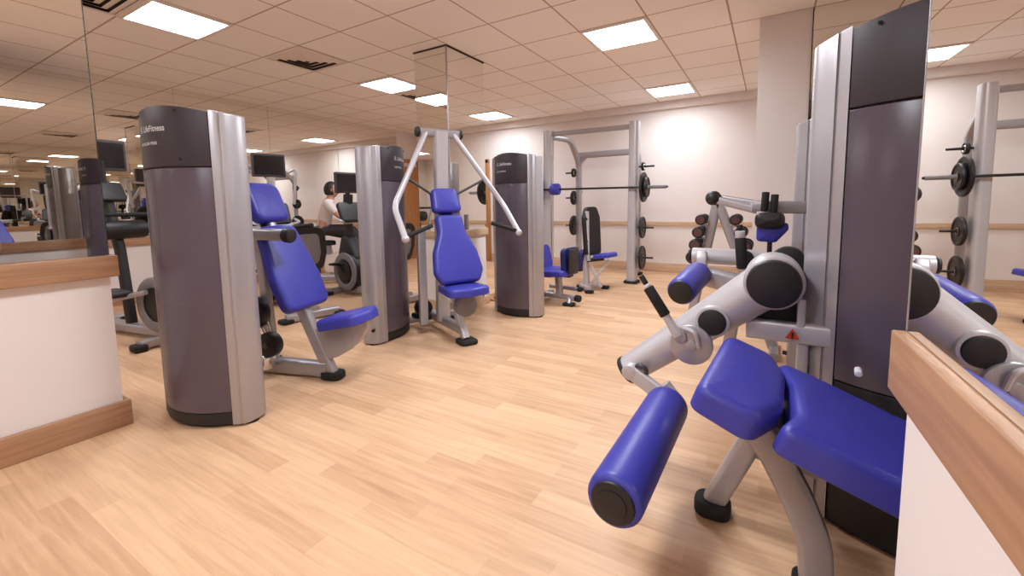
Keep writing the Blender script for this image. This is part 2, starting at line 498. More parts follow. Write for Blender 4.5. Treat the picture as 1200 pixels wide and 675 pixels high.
# ------------------------------------------------------------------ ceiling lamps and vents
def lamp(x, y, label, power=6.6):
    t = thing('ceiling_lamp', label, 'ceiling lamp', (x, y, CEIL), 0, 'square ceiling lamps')
    w, d = TPX, TPY
    g = G(); z = CEIL-.012
    for s in (-1, 1):
        g.box((x+s*(w/2-.016), y, z+.004), (.032, d-.004, .02), None, .003)
        g.box((x, y+s*(d/2-.016), z+.004), (w-.07, .032, .02), None, .003)
    g.build('lamp_frame', 'lampframe', t)
    g = G(); g.box((x, y, CEIL-.006), (w-.064, d-.064, .008), None, 0); g.build('diffuser', 'lamp', t)
    ld = bpy.data.lights.new('lamp_light', 'AREA'); ld.shape = 'RECTANGLE'; ld.size = w-.07; ld.size_y = d-.07
    ld.energy = power; ld.color = (.94, 1.0, 1.065); ld.spread = R(165)
    lo = bpy.data.objects.new('lamp_light', ld); COL.objects.link(lo); lo.parent = t; lo.location = (0, 0, -.012)
lx, ly = (TX0-TPX*.5, TX0-TPX*5.5), (TY0-TPY*8.5, TY0-TPY*4.5, TY0-TPY*.5, TY0+TPY*3.5, TY0+TPY*7.5)
lab = {
 (0, -1): 'ceiling lamp furthest behind the viewer, on the oak rail side', (1, -1): 'ceiling lamp furthest behind the left pier, in the side bay',
 (0, 0): 'ceiling lamp behind the viewer near the oak railed wall', (1, 0): 'ceiling lamp behind the left pier, out over the side bay',
 (0, 1): 'ceiling lamp overhead just above the front leg machine', (1, 1): 'big bright ceiling lamp at upper left, above the nearest weight tower',
 (0, 2): 'square ceiling lamp in the middle of the ceiling, right of the mirrored column', (1, 2): 'square ceiling lamp left of the mirrored column, near a black vent',
 (0, 3): 'square ceiling lamp over the barbell rack', (1, 3): 'square ceiling lamp right behind the mirrored column, near the back wall'}
for i in range(2):
    for j in range(5): lamp(lx[i], ly[j], lab[(i, j-1)], (7.0, 6.5, 9.6, 10.0, 4.2)[j] if i == 0 else (4.2, 4.2, 4.2, 4.8, 4.2)[j])

def vent(x, y, label):
    t = thing('ceiling_vent', label, 'air vent', (x, y, CEIL), 0, 'square ceiling vents')
    g = G(); g.box((x, y, CEIL-.002), (TPX-.04, TPY-.04, .003), None, 0); g.build('dark_backing', 'vdark', t)
    g = G(); h = TPX/2-.004
    P = rrect(2*h, 2*h, .002, 1); Q = rrect(2*h-.05, 2*h-.05, .002, 1)
    g.loft([[V((x+p.x, y+p.y, CEIL-.003)) for p in P], [V((x+p.x, y+p.y, CEIL-.010)) for p in P],
            [V((x+p.x, y+p.y, CEIL-.010)) for p in Q], [V((x+p.x, y+p.y, CEIL-.003)) for p in Q]], closed=True)
    g.build('vent_frame', 'vent', t)
    for k in range(4):
        r0 = h-.03-k*.064
        g = G(); A = rrect(2*r0, 2*r0, .002, 1); B = rrect(2*r0-.11, 2*r0-.11, .002, 1)
        if 2*r0-.11 < .02: B = rrect(.02, .02, .002, 1)
        g.loft([[V((x+p.x, y+p.y, CEIL-.005)) for p in A], [V((x+p.x, y+p.y, CEIL-.026)) for p in B],
                [V((x+p.x, y+p.y, CEIL-.0245)) for p in B], [V((x+p.x, y+p.y, CEIL-.0035)) for p in A]], closed=True)
        g.build('louvre', 'vent', t)
vx = lx[1]
vent(vx, TY0+TPY*1.5, 'square ceiling vent between the two left lamps, above and beyond the nearest weight tower')
vent(vx, TY0+TPY*4.5, 'square ceiling vent touching the far side of the lamp left of the mirrored column')
vent(vx, TY0-TPY*1.5, 'square ceiling vent at upper left edge, next to the biggest lamp')

# ------------------------------------------------------------------ weight tower
def tower(root, c, rz, H=1.632, W=.66, logo=True, sub='', lx0=-.15, prt='weight_tower', cw=.095, dome=.05, hh=.262, kick=.08):
    """stack tower: curved smoked shroud between two rounded silver side columns; front is local -y"""
    m = Matrix.Translation(V((c[0], c[1], 0))) @ Matrix.Rotation(rz, 4, 'Z')
    hw = W/2; B = .125; mi = m.inverted()
    def arch(g):
        for v in g.bm.verts:
            q = mi @ v.co
            if q.z > H-.05: v.co.z += dome*(1-min(1, abs(q.x)/hw)**2)
        return g
    yf = lambda x: -B*(1-(x/hw)**2)
    yb = .13
    ybk = lambda x: yb + .03*(1-(x/hw)**2)
    g = G()
    P = [V((x, yf(x)+.03)) for x in [(-hw+.06)+(2*hw-.12)*i/16 for i in range(17)]] + [V((hw-.06, yb-.02)), V((-hw+.06, yb-.02))]
    g.prism(P, 0.0, .10, m, .004); base = g.build(prt, 'black', root)
    g = G()
    P2 = [V((x, yf(x)+.055)) for x in [(-hw+.09)+(2*hw-.18)*i/16 for i in range(17)]] + [V((x, ybk(x)-.012)) for x in [(hw-.09)-(2*hw-.18)*i/8 for i in range(9)]]
    g.prism(P2, .1, H-.02, m); arch(g); g.build('inner_core', 'core', base)
    g = G(); xw = hw-cw-.03
    P3 = [V((x, yf(x)+.034)) for x in [-xw+2*xw*i/12 for i in range(13)]] + [V((xw, -.0)), V((-xw, -.0))]
    g.prism(P3, .1, .66, m, .004); g.build('weight_stack', 'iron', base)
    xs = hw-cw
    for s in (-1, 1):
        g = G()
        xx = [xs+(cw-.02)*i/5 for i in range(6)]
        front = [V((s*x, yf(x)-(.0 if i else -.004))) for i, x in enumerate(xx)]
        back = [V((s*x, ybk(x))) for x in xx[::-1]]
        # rounded outer end
        a, b = front[-1], back[0]; end = []
        for k in range(1, 10):
            t = k/10; ang = math.pi*t
            cc = (a+b)/2; hy = (b.y-a.y)/2
            end.append(V((cc.x + s*.028*math.sin(ang), cc.y - hy*math.cos(ang))))
        groove = [V((s*(xs+.030), yf(xs+.03))), V((s*(xs+.032), yf(xs+.03)+.006)), V((s*(xs+.037), yf(xs+.037)+.006)), V((s*(xs+.039), yf(xs+.039)))]
        Pc = [front[0]]+groove+[p for p in front[1:] if abs(p.x) > xs+.045]+end+back
        g.prism(Pc, .012, H, m, .005); arch(g); g.build('side_column', 'silver', base, 40)
    n = 24; xa = xs-.004
    def panel(z0, z1, off, thick, name, mat, fy=yf, sgn=1):
        g = G(); X = [-xa+2*xa*i/n for i in range(n+1)]
        Pp = [V((x, fy(x)+sgn*off)) for x in X]+[V((x, fy(x)+sgn*(off+thick))) for x in X[::-1]]
        g.prism(Pp, z0, z1, m, .0025); arch(g); return g.build(name, mat, base, 40)
    panel(kick+.005, H-hh-.006, .007, .02, 'shroud', 'shroud')
    panel(.02, kick, .010, .02, 'kick_panel', 'black')
    panel(H-hh, H-.012, .003, .02, 'header_panel', 'header')
    panel(.02, H-.012, .012, .02, 'rear_shroud', 'shroud', ybk, -1)
    for zz, x in ((H+.005, -.17), (H+.012, .12), (H-hh+.035, .13)):
        g = G(); g.cyl(m @ V((x, yf(x)+.004, zz)), m @ V((x, yf(x)-.002, zz)), .006, 0, 12)
        g.build('header_screw', 'rubber', base)
    if logo:
        def put(u0, v0, k=1.):
            return lambda u, v: m @ V((u0+u*k, yf(u0+u*k)+.0015, v0+v))
        g = G(); g.bm.free(); g.bm = text_mesh('LifeFitness', .042, put(lx0+.045, H-.085, .95)); g.build('lettering', 'letter', base)
        # round mark beside the name
        g = G(); f = put(lx0, H-.085)
        for j in range(3):
            A = [f(.018+(.016-j*.0055)*math.cos(t*math.pi/8), .016+(.017-j*.0055)*math.sin(t*math.pi/8)) for t in range(17)]
            Bq = [f(.018+(.0135-j*.0055)*math.cos(t*math.pi/8), .016+(.0145-j*.0055)*math.sin(t*math.pi/8)) for t in range(17)]
            va = [g.bm.verts.new(p) for p in A]; vb = [g.bm.verts.new(p) for p in Bq]
            for t in range(2, 15): g.bm.faces.new((va[t], va[t+1], vb[t+1], vb[t]))
        g.build('round_mark', 'letter', base)
        if sub:
            g = G(); g.bm.free(); g.bm = text_mesh(sub, .02, put(lx0, H-.15, 1.)); g.build('small_lettering', 'letter', base)
    for s in (-1, 1):
        g = G(); g.cyl(m @ V((s*(hw-.03), .05, 0)), m @ V((s*(hw-.03), .05, .013)), .04, .002, 16); g.build('levelling_foot', 'rubber', base)
    g = G(); g.cyl(m @ V((-hw+.012, .03, .13)), m @ V((-hw-.028, .03, .13)), .014, .003, 14); g.build('side_knob', 'rubber', base)
    return base

# ------------------------------------------------------------------ machine 1: shoulder press (nearest left tower)
T1 = (-2.665, 1.095); T1r = R(12)
m1 = thing('shoulder_press_machine', 'shoulder press machine at left, nearest dark curved weight tower with blue seat behind it', 'gym machine', (T1[0], T1[1], 0), T1r)
tower(m1, T1, T1r, sub='SHOULDER PRESS', W=.62, cw=.055)
e1 = V((.957, .29, 0)).normalized(); o1 = V((-e1.y, e1.x, 0)); b1 = V((-2.52, 1.8, 0))
def Q1(s, z, off=0.): return b1 + e1*s + o1*off + V((0, 0, z))
g = G(); g.rtube(fillet([Q1(-.02, .06), Q1(-.72, .06), Q1(-.72, .06, -.3)], .06), .075, .105)
g.rtube([Q1(-.72, .045, -.32), Q1(-.72, .045, .26)], .07, .07)
b_ = g.build('base_rail', 'silver', m1)
for w_ in (Q1(-.72, .006, .25),):
    g = G(); g.box(w_, (.1, .1, .012)); g.build('rubber_foot', 'rubber', b_)
g = G(); g.rtube([Q1(.0, .03), Q1(-.21, .50), Q1(-.50, 1.22)], .06, .085, up=e1); g.build('back_support', 'silver', m1)
g = G(); g.prism(rrect(.15, .12, .05, 5), 0, .05, frame(Q1(.01, 0), e1, o1), .012); g.build('rubber_foot', 'rubber', m1)
fr1 = frame(Q1(0, 0, -.03), e1, z=-o1)   # x along bench, y up (local y = z cross x)
def arcplate():
    m = Matrix.Identity(4); X, Z, N_ = e1, V((0, 0, 1)), -o1
    for i in range(3): m[i][0], m[i][1], m[i][2], m[i][3] = X[i], Z[i], N_[i], Q1(0, 0, .025)[i]
    P = [V((-.02, .13)), V((.07, .16)), V((.16, .21)), V((.24, .28)), V((.30, .37)), V((.31, .42)), V((-.04, .36)), V((-.12, .33)), V((-.06, .2))]
    g = G(); g.prism(P, 0, .05, m, .006); return g
arcplate().build('seat_bracket', 'silver', m1)
su = (Q1(.34, .475)-Q1(-.03, .395)).normalized()
mseat = frame(Q1(.15, .385), su, o1)
g = G(); g.pad(rpoly([(-.16, -.13), (.16, -.15), (.19, 0), (.16, .15), (-.16, .13)], [.05, .07, .1, .07, .05]), .075, mseat, .032); g.build('seat', 'blue', m1)
d1 = (Q1(-.43, 1.02)-Q1(-.20, .47)).normalized()
n1 = e1*d1.z - V((0, 0, 1))*d1.dot(e1)
mb = frame(Q1(-.20, .46)+n1*.02, o1, d1)
if (mb.to_3x3() @ V((0, 0, 1))).dot(e1) < 0: mb = frame(Q1(-.20, .46)+n1*.02, -o1, d1)
g = G(); g.pad(rpoly([(-.20, 0), (.20, 0), (.21, .22), (.15, .60), (-.15, .60), (-.21, .22)], [.07, .07, .1, .07, .07, .1]), .07, mb, .03); g.build('backrest', 'blue', m1)
g = G(); g.pad(rpoly([(-.145, .63), (.145, .63), (.14, .91), (-.14, .91)], .07), .075, mb, .032); g.build('headrest', 'blue', m1)
g = G(); g.rtube([mb @ V((0, .02, -.012)), mb @ V((0, .90, -.012))], .12, .02, up=n1); g.build('back_plate', 'black', m1)
g = G(); g.rtube([Q1(-.62, 1.0, -.16), Q1(-.16, .985, -.16)], .07, .075); g.rtube([Q1(-.62, 1.0, -.3), Q1(-.62, 1.0, .42)], .06, .06)
pa = g.build('press_arm', 'silver', m1)
g = G(); g.cyl(Q1(-.165, .985, -.16), Q1(-.105, .98, -.16), .046, .012, 20); g.build('arm_cap', 'black', pa)
g = G(); g.cyl(Q1(-.30, 1.0, -.17), Q1(-.08, 1.05, -.24), .019, .004, 14) if False else g.cyl(Q1(-.62, 1.0, .42), Q1(-.42, 1.02, .42), .019, .004, 14)
g.build('hand_grip', 'rubber', pa)
g = G(); g.rtube([Q1(-.46, .06), Q1(-.52, .98)], .05, .07, up=e1); g.build('rear_upright', 'silver', m1)
for s_, z_, r_ in ((-.41, .235, .085), (-.52, .45, .11)):
    g = G(); g.cyl(Q1(s_, z_, -.12), Q1(s_, z_, -.045), r_, .014, 28); w_ = g.build('counterweight', 'iron', m1)
    g = G(); g.cyl(Q1(s_, z_, -.128), Q1(s_, z_, -.11), .02, .004, 14); g.build('hub_bolt', 'dgrey', w_)
g = G(); g.tube([Q1(-.53, .42, -.06), Q1(-.43, .25, -.06)], .012, 10); g.tube([Q1(-.45, .42, -.06), Q1(-.40, .25, -.06)], .009, 10)
g.box(Q1(-.45, .11, -.08), (.1, .08, .09), None, .01); g.build('link_rod', 'chrome', m1)

# ------------------------------------------------------------------ machine 2: chest press by the mirrored column
m2 = thing('chest_press_machine', 'chest press machine before the mirrored column, tall blue backrest and two long silver arms', 'gym machine', (-2.5, 3.0, 0), 0)
tower(m2, (-2.90, 2.735), R(113), sub='CHEST PRESS', lx0=-.1, cw=.085)
e2 = V((.90, -.44, 0)).normalized(); l2 = V((.44, .90, 0)).normalized(); b2 = V((-2.17, 2.84, 0))
def Q2(gg, w, z): return b2 + e2*gg + l2*w + V((0, 0, z))
g = G(); g.rtube(fillet([Q2(.0, 0, .03), Q2(-.12, 0, .20), Q2(-.17, 0, .38)], .1), .06, .075, up=e2); g.rtube([Q2(-.03, 0, .05), Q2(-.10, 0, .36)], .03, .012, up=e2)
fl = g.build('front_leg', 'silver_light', m2)
g = G(); g.prism(rrect(.17, .16, .05, 5), 0, .035, frame(Q2(.02, 0, 0), e2, l2), .01); g.build('rubber_foot', 'rubber', fl)
g = G(); g.rtube([Q2(-.04, 0, .10), Q2(-.80, 0, .10)], .07, .08); g.rtube([Q2(-.75, -.42, .07), Q2(-.75, .25, .07)], .07, .07)
bb = g.build('base_rail', 'silver', m2)
for w in (-.40, .23):
    g = G(); g.box(Q2(-.75, w, .018), (.11, .11, .036), None, .01); g.build('rubber_foot', 'rubber', bb)
g = G(); g.box(Q2(-.66, -.13, .11), (.2, .07, .05), frame((0, 0, 0), (1, 0, 0), (0, 1, 0)), .01); g.build('rubber_pad', 'rubber', bb)
g = G(); g.rtube([Q2(-.42, -.20, .1), Q2(-.42, -.20, .95)], .075, .055, up=e2); g.build('side_upright', 'silver', m2)
g = G(); g.sweep([Q2(-.45, 0, .10), Q2(-.42, 0, 1.0), Q2(-.38, 0, 1.80)], rrect(.12, .09, .03, 4), up=e2); g.build('upright', 'silver_light', m2)
g = G(); g.rtube([Q2(-.41, -.19, 1.79), Q2(-.41, .19, 1.79)], .07, .07); tb = g.build('cross_tube', 'silver', m2)
for w in (-.20, .20):
    g = G(); g.cyl(Q2(-.41, w-.018, 1.79), Q2(-.41, w+.018, 1.79), .043, .01, 20); g.build('pivot_cap', 'black', tb)
for s in (-1, 1):
    g = G(); g.tube(fillet([Q2(-.40, s*.13, 1.79), Q2(-.17, s*.51, 1.15), Q2(.07, s*.51, .91)], .22, 8), .024, 14); a = g.build('press_arm', 'silver_light', m2)
    g = G(); g.cyl(Q2(.055, s*.50, .925), Q2(.01, s*.27, 1.0), .017, .005, 14); g.build('hand_grip', 'rubber', a)
    g = G(); g.ball(Q2(.07, s*.51, .91), .03); g.build('arm_joint', 'silver_light', a)
    g = G(); g.tube([Q2(-.26, s*.37, 1.39), Q2(-.36, s*.06, 1.22)], .011, 10); g.build('link_rod', 'dgrey', a)
d2 = (Q2(-.26, 0, 1.06)-Q2(-.03, 0, .49)).normalized(); n2 = (e2*d2.z - V((0, 0, 1))*d2.dot(e2)).normalized()
mb2 = frame(Q2(-.075, 0, .49)-n2*.0, l2, d2)
if (mb2.to_3x3() @ V((0, 0, 1))).dot(e2) < 0: mb2 = frame(Q2(-.075, 0, .49), -l2, d2)
g = G(); g.pad(rpoly([(-.17, 0), (.17, 0), (.225, .10), (.20, .28), (.125, .45), (.12, .61), (-.12, .61), (-.125, .45), (-.20, .28), (-.225, .10)], [.05, .05, .08, .1, .2, .04, .04, .2, .1, .08]), .07, mb2, .03); g.build('backrest', 'blue', m2)
g = G(); g.pad(rpoly([(-.135, .635), (.135, .635), (.12, .86), (-.12, .86)], .05), .07, mb2, .03); g.build('headrest', 'blue', m2)
g = G(); g.rtube([mb2 @ V((0, .04, -.012)), mb2 @ V((0, .82, -.012))], .12, .022, up=n2); g.rtube([mb2 @ V((0, .5, -.02)), Q2(-.43, 0, .9)], .05, .05); g.build('back_plate', 'black', m2)
ms2 = frame(Q2(-.03, 0, .42), e2, l2)
g = G(); g.pad(rpoly([(-.19, -.15), (.16, -.19), (.2, 0), (.16, .19), (-.19, .15)], [.05, .07, .08, .07, .05]), .07, ms2, .03); se = g.build('seat', 'blue', m2)
g = G(); g.cyl(Q2(-.04, .20, .37), Q2(-.04, .27, .37), .02, .006, 14); g.build('adjust_knob', 'chrome', m2)
g = G(); g.cyl(Q2(-.12, .05, .3), Q2(-.05, .05, .3), .1, .01, 24); g.build('cam_disc', 'grey', m2)
g = G(); g.cyl((-2.83, 3.02, .20), (-2.73, 2.98, .20), .075, .015, 24); g.build('counterweight', 'iron', m2)

# ------------------------------------------------------------------ machine 3: leg press / seated machine behind the third tower
m3 = thing('seated_leg_machine', 'machine with dark curved tower in mid room, low blue seat showing at its right', 'gym machine', (-2.25, 3.9, 0), 0)
tower(m3, (-2.275, 3.86), R(-7), sub='LEG EXTENSION', W=.575, cw=.075)
g = G(); g.rtube([(-2.32, 4.56, .09), (-1.83, 4.47, .09)], .06, .06); g.rtube([(-2.32, 4.3, .06), (-2.32, 4.85, .06)], .06, .06); g.rtube([(-2.3, 4.75, .15), (-1.9, 4.68, .15)], .045, .045)
b_ = g.build('base_rail', 'silver', m3)
g = G(); g.cyl((-1.85, 4.475, .09), (-1.79, 4.46, .09), .04, .01, 16); g.cyl((-1.92, 4.69, .15), (-1.86, 4.68, .15), .03, .01, 16); g.build('rail_cap', 'rubber', b_)
g = G(); g.rtube([(-2.06, 4.51, .09), (-2.08, 4.51, .33)], .07, .08); g.rtube([(-1.93, 4.49, .10), (-1.92, 4.45, .02)], .05, .05); g.build('seat_post', 'silver', m3)
g = G(); g.box((-1.92, 4.45, .018), (.13, .1, .036), None, .012); g.build('rubber_foot', 'rubber', m3)
g = G(); g.box((-2.09, 4.51, .335), (.36, .12, .03), None, .01); g.build('seat_bracket', 'dgrey', m3)
g = G(); g.pad(rpoly([(-.22, -.2), (.2, -.2), (.2, .2), (-.22, .2)], .06), .07, frame((-2.1, 4.5, .345), (1, -.1, .02), (.1, 1, 0)), .03); g.build('seat', 'blue', m3)
g = G(); g.pad(rpoly([(-.19, 0), (.19, 0), (.17, .28), (-.17, .28)], .07), .07, frame((-2.24, 4.5, .40), (-.1, -1, 0), (-.18, 0, 1)), .03); g.build('backrest', 'blue', m3)
g = G(); g.pad(rpoly([(-.17, 0), (.17, 0), (.17, .30), (-.17, .30)], .07), .06, frame((-1.90, 4.5, .36), (-.1, -1, 0), (-.05, 0, 1)), .028); ft = g.build('side_pad', 'navy', m3)
g = G(); g.box((-1.885, 4.5, .51), (.022, .27, .28), None, .01); g.build('pad_plate', 'black', ft)
g = G(); g.cyl((-2.28, 4.35, 1.02), (-2.16, 4.25, 1.03), .02, .004); g.rtube([(-2.3, 4.45, .4), (-2.34, 4.4, 1.04)], .05, .05); g.build('rear_upright', 'silver', m3)

# wooden rack post behind the mirrored column
wp = thing('wooden_post', 'slim wooden upright with pegs standing just right of the mirrored column', 'wooden post', (-2.86, 4.42, 0), 0)
g = G(); g.box((-2.86, 4.42, .84), (.05, .06, 1.62), None, .006); g.box((-2.86, 4.42, .015), (.3, .36, .03), None, .008); g.build('post', 'oakz', wp)
for k in range(8):
    g = G(); z = .35+k*.17; g.cyl((-2.83, 4.41, z), (-2.79, 4.39, z), .011, .003, 10); g.build('peg', 'black' if k % 3 == 0 else 'letter', wp)

# ------------------------------------------------------------------ smith machine
ms = thing('smith_machine', 'tall silver barbell rack with two posts against the back wall', 'barbell rack', (-2.3, 6.5, 0), 0)
YR, YR2 = 6.18, 6.92
XRp, XLp = -1.665, -3.0
for x, nm in ((XRp, 'post'), (XLp, 'post')):
    g = G(); g.sweep([(x-.02, YR, .03), (x, YR, 2.28)], rpoly([(-.065, -.085), (.065, -.085), (.065, .085), (-.065, .085)], .05, 5), up=(0, 1, 0)); p = g.build(nm, 'silver_light', ms)
    g = G(); g.prism(rrect(.20, .24, .06, 5), 0, .035, frame((x-.02, YR, 0), (1, 0, 0), (0, 1, 0)), .01); g.build('rubber_foot', 'rubber', p)
    g = G(); g.rtube([(x+.05 if x < -2 else x-.05, YR-.03, .1), (x+.05 if x < -2 else x-.05, YR-.03, 2.2)], .03, .03)
    g.build('guide_rod', 'chrome', p)
g = G(); g.rtube([(XLp, YR+.03, 2.23), (XRp, YR+.03, 2.22)], .06, .07); g.build('top_beam', 'silver', ms)
XLr, XRr = -2.80, -1.80
for x, xf in ((XLr, XLp), (XRr, XRp)):
    g = G(); g.rtube(fillet([(xf+.03 if x < -2 else xf-.02, YR+.05, 2.19), (x, YR+.38, 2.17), (x, YR2, 1.85), (x, YR2, .05)], .25, 8), .085, .085, up=(1, 0, 0)); p = g.build('rear_upright', 'silver', ms)
    g = G(); g.box((x, YR2, .02), (.14, .16, .04), None, .012); g.build('rubber_foot', 'rubber', p)
    g = G(); g.rtube([(x, YR2, .08), (xf, YR, .08)], .06, .07); g.build('base_rail', 'silver', p)
g = G(); g.rtube([(XLr, YR2-.02, 1.95), (XRr, YR2-.02, 1.95)], .07, .10)
for x, s in ((XLr, 1), (XRr, -1)):
    g.prism([V((0, 0)), V((.14*s, 0)), V((.04*s, -.10)), V((0, -.2))], -.012, .012, frame((x+.03*s, YR2-.02, 1.92), (1, 0, 0), z=(0, -1, 0)))
g.build('rear_cross_beam', 'silver', ms)
g = G()
for x in (XLr, XRr): g.rtube([(x, YR2, 1.35), (x, YR2+.12, 1.35)], .04, .04)
g.build('wall_stay', 'silver', ms)
pegs = []
def peg(x, y, z, d, name='storage_peg'):
    g = G(); g.cyl((x, y, z), (x+d, y, z), .014, .003, 12); g.build(name, 'iron', ms)
# barbell
bar = thing('barbell', 'long steel barbell resting across the silver rack', 'barbell', (-2.2, YR-.1, 1.36), 0)
g = G(); g.cyl((-3.22, YR-.13, 1.375), (-1.18, YR-.13, 1.36), .0145, .003, 14); g.build('bar', 'iron', bar)
g = G(); g.cyl((-1.57, YR-.13, 1.363), (-1.2, YR-.13, 1.36), .024, .004, 16); g.build('sleeve', 'grey', bar)
g = G(); g.cyl((-3.22, YR-.13, 1.375), (-3.08, YR-.13, 1.375), .024, .004, 16); g.build('sleeve', 'chrome', bar)
g = G(); g.cyl((-2.90, YR-.135, 1.374), (-2.76, YR-.135, 1.373), .088, .02, 24); g.build('bar_pad', 'blue', bar)
def plate(x, y, z, r, label, mat='iron', grp='weight plates on the barbell rack', th=.035):
    t = thing('weight_plate', label, 'weight plate', (x, y, z), 0, grp)
    g = G(); prof = [(.028, -.5), (.30*r, -.5), (.36*r, -.25), (.78*r, -.25), (.84*r, -.5), (r*.97, -.5), (r, -.3), (r, .3), (r*.97, .5), (.84*r, .5), (.78*r, .25), (.36*r, .25), (.30*r, .5), (.028, .5)]
    g.loft([[V((x+h_*th, y+q*math.cos(2*math.pi*i/28), z+q*math.sin(2*math.pi*i/28))) for i in range(28)] for q, h_ in prof], closed=True)
    g.build('disc', mat, t)
    g = G(); g.ring((x, y, z), (1, 0, 0), 0.033, .006, .5*th+.002, 20, 8); g.build('hub_ring', 'chrome', t)
plate(-1.50, YR-.13, 1.363, .205, 'largest black weight plate, on the right end of the barbell')
plate(-1.46, YR-.13, 1.361, .14, 'smaller black plate outside the largest one on the barbell')
plate(-3.10, YR-.13, 1.375, .18, 'blue weight plate on the left end of the barbell', 'blue')
for z, r, lb in ((1.655, .06, 'tiny black plate on the top peg of the right rack post'), (.80, .155, 'black plate on the middle peg of the right rack post'), (.37, .17, 'black plate on the lowest peg of the right rack post')):
    peg(XRp+.05, YR+.03, z, .22); plate(XRp+.115, YR+.03, z, r, lb)
for z, r, lb in ((1.67, .075, 'tiny black plate on the top peg inside the left of the rack'), (1.25, .12, 'small black plate on the second peg inside the left of the rack'), (.78, .17, 'black plate low on the left rear upright, behind the black bench')):
    peg(XLr-.03, YR2-.02, z, -.2); plate(XLr-.085, YR2-.02, z, r, lb)

# ------------------------------------------------------------------ upright bench before the rack
ub = thing('upright_bench', 'upright bench with black backrest and small blue seat in front of the barbell rack', 'weight bench', (-1.98, 5.45, 0), 0)
g = G(); g.rtube([(-2.14, 5.35, .05), (-1.92, 5.55, .05)], .06, .06); g.rtube([(-2.2, 5.5, .05), (-1.98, 5.22, .05)], .06, .06)
g.rtube([(-2.07, 5.40, .06), (-2.10, 5.40, .55)], .10, .06, up=(1, 0, 0)); b_ = g.build('base_frame', 'silver_light', ub)
for p in ((-2.2, 5.5), (-1.96, 5.2), (-1.88, 5.58), (-2.15, 5.34)):
    g = G(); g.box((p[0], p[1], .02), (.1, .08, .04), None, .012); g.build('rubber_foot', 'rubber', b_)
g = G(); g.rtube([(-1.98, 5.34, .12), (-1.76, 5.4, .42)], .035, .035); g.rtube([(-1.86, 5.36, .06), (-2.0, 5.36, .34)], .035, .035); g.build('brace', 'silver_light', ub)
mbk = frame((-1.98, 5.44, .47), (-.35, -1, 0), (-.07, .02, 1))
g = G(); g.pad(rpoly([(-.15, 0), (.15, 0), (.16, .5), (.1, .64), (-.1, .64), (-.16, .5)], .07), .07, mbk, .03); bk = g.build('backrest', 'black', ub)
g = G(); g.sweep([(-2.03, 5.36, .40), (-2.06, 5.37, 1.05)], rrect(.075, .04, .015, 3), up=(1, 0, 0)); sp_ = g.build('back_spine', 'silver_light', ub)
g = G()
for z in (.5, .66, .95): g.cyl((-2.035-(z-.4)*.04, 5.33, z), (-2.03-(z-.4)*.04, 5.345, z), .018, .003, 12)
g.build('spine_bolt', 'black', sp_)
g = G(); g.pad(rrect(.26, .26, .06), .06, frame((-1.83, 5.44, .44), (1, -.2, .16), (.2, 1, 0)), .026); g.build('seat', 'blue', ub)
g = G(); g.rtube([(-1.85, 5.44, .43), (-2.06, 5.4, .40)], .05, .05); g.build('seat_arm', 'black', ub)
g = G(); g.pad(rrect(.28, .26, .06), .06, frame((-2.16, 5.42, .42), (0, 1, 0), (.2, 0, 1)), .026); g.build('thigh_pad', 'navy', ub)

# ------------------------------------------------------------------ front right: lying leg curl
m4 = thing('leg_curl_machine', 'big leg curl machine at lower right with wide blue bench and blue roller', 'gym machine', (.2, 1.6, 0), 0)
tower(m4, (.455, 1.815), R(-13), H=1.685, W=.70, sub='LEG CURL', lx0=.0, cw=.11, hh=.235, kick=.53)
# bench pads
sl = V((1, 0, -.36)).normalized()
mp = frame((.012, 1.415, .555), sl, (0, 1, 0))
g = G(); g.pad(rpoly([(.0, -.255), (.13, -.255), (.52, -.235), (.62, -.15), (.62, .12), (.52, .20), (.10, .245), (.0, .235), (.045, .10), (.045, -.12)], [.035, .1, .06, .08, .08, .06, .1, .035, .12, .12]), .078, mp, .028, .004)
g.build('bench_pad', 'blue', m4)
sl2 = V((1, 0, -.35)).normalized()
mp2 = frame((-.172, 1.445, .608), sl2, (0, 1, 0))
g = G(); g.pad(rpoly([(.0, -.26), (.155, -.285), (.215, -.13), (.226, .12), (.186, .27), (.03, .285)], [.04, .05, .12, .12, .06, .05]), .082, mp2, .03, .006)
g.build('thigh_pad', 'blue', m4)
g = G(); g.rtube([mp2 @ V((.02, .0, -.02)), mp2 @ V((.2, .0, -.02)), mp @ V((.1, 0, -.025)), mp @ V((.55, -.02, -.025))], .16, .03, up=(0, 0, 1)); g.build('pad_plate', 'dgrey', m4)
# legs
g = G(); g.rtube(fillet([(-.03, 1.34, .545), (.03, 1.40, .44), (.095, 1.43, .30), (.145, 1.44, .17), (.155, 1.44, .03)], .2, 5), .085, .06, up=(0, 1, 0)); lg = g.build('front_leg', 'silver', m4)
g = G(); g.prism(rrect(.12, .12, .04, 4), 0, .04, frame((.155, 1.44, 0), (1, 0, 0), (0, 1, 0)), .01); g.build('rubber_foot', 'rubber', lg)
g = G(); g.rtube([(-.14, 1.67, .05), (-.01, 1.67, .36), (.04, 1.67, .47)], .075, .06, up=(0, 1, 0)); lg = g.build('rear_leg', 'silver', m4)
g = G(); g.prism(rrect(.125, .115, .05, 5), 0, .055, frame((-.145, 1.67, 0), (1, 0, 0), (0, 1, 0)), .014); g.build('rubber_foot', 'rubber', lg)
g = G(); g.rtube([(-.06, 1.69, .30), (.17, 1.70, .27)], .06, .09); g.build('base_rail', 'silver', m4)
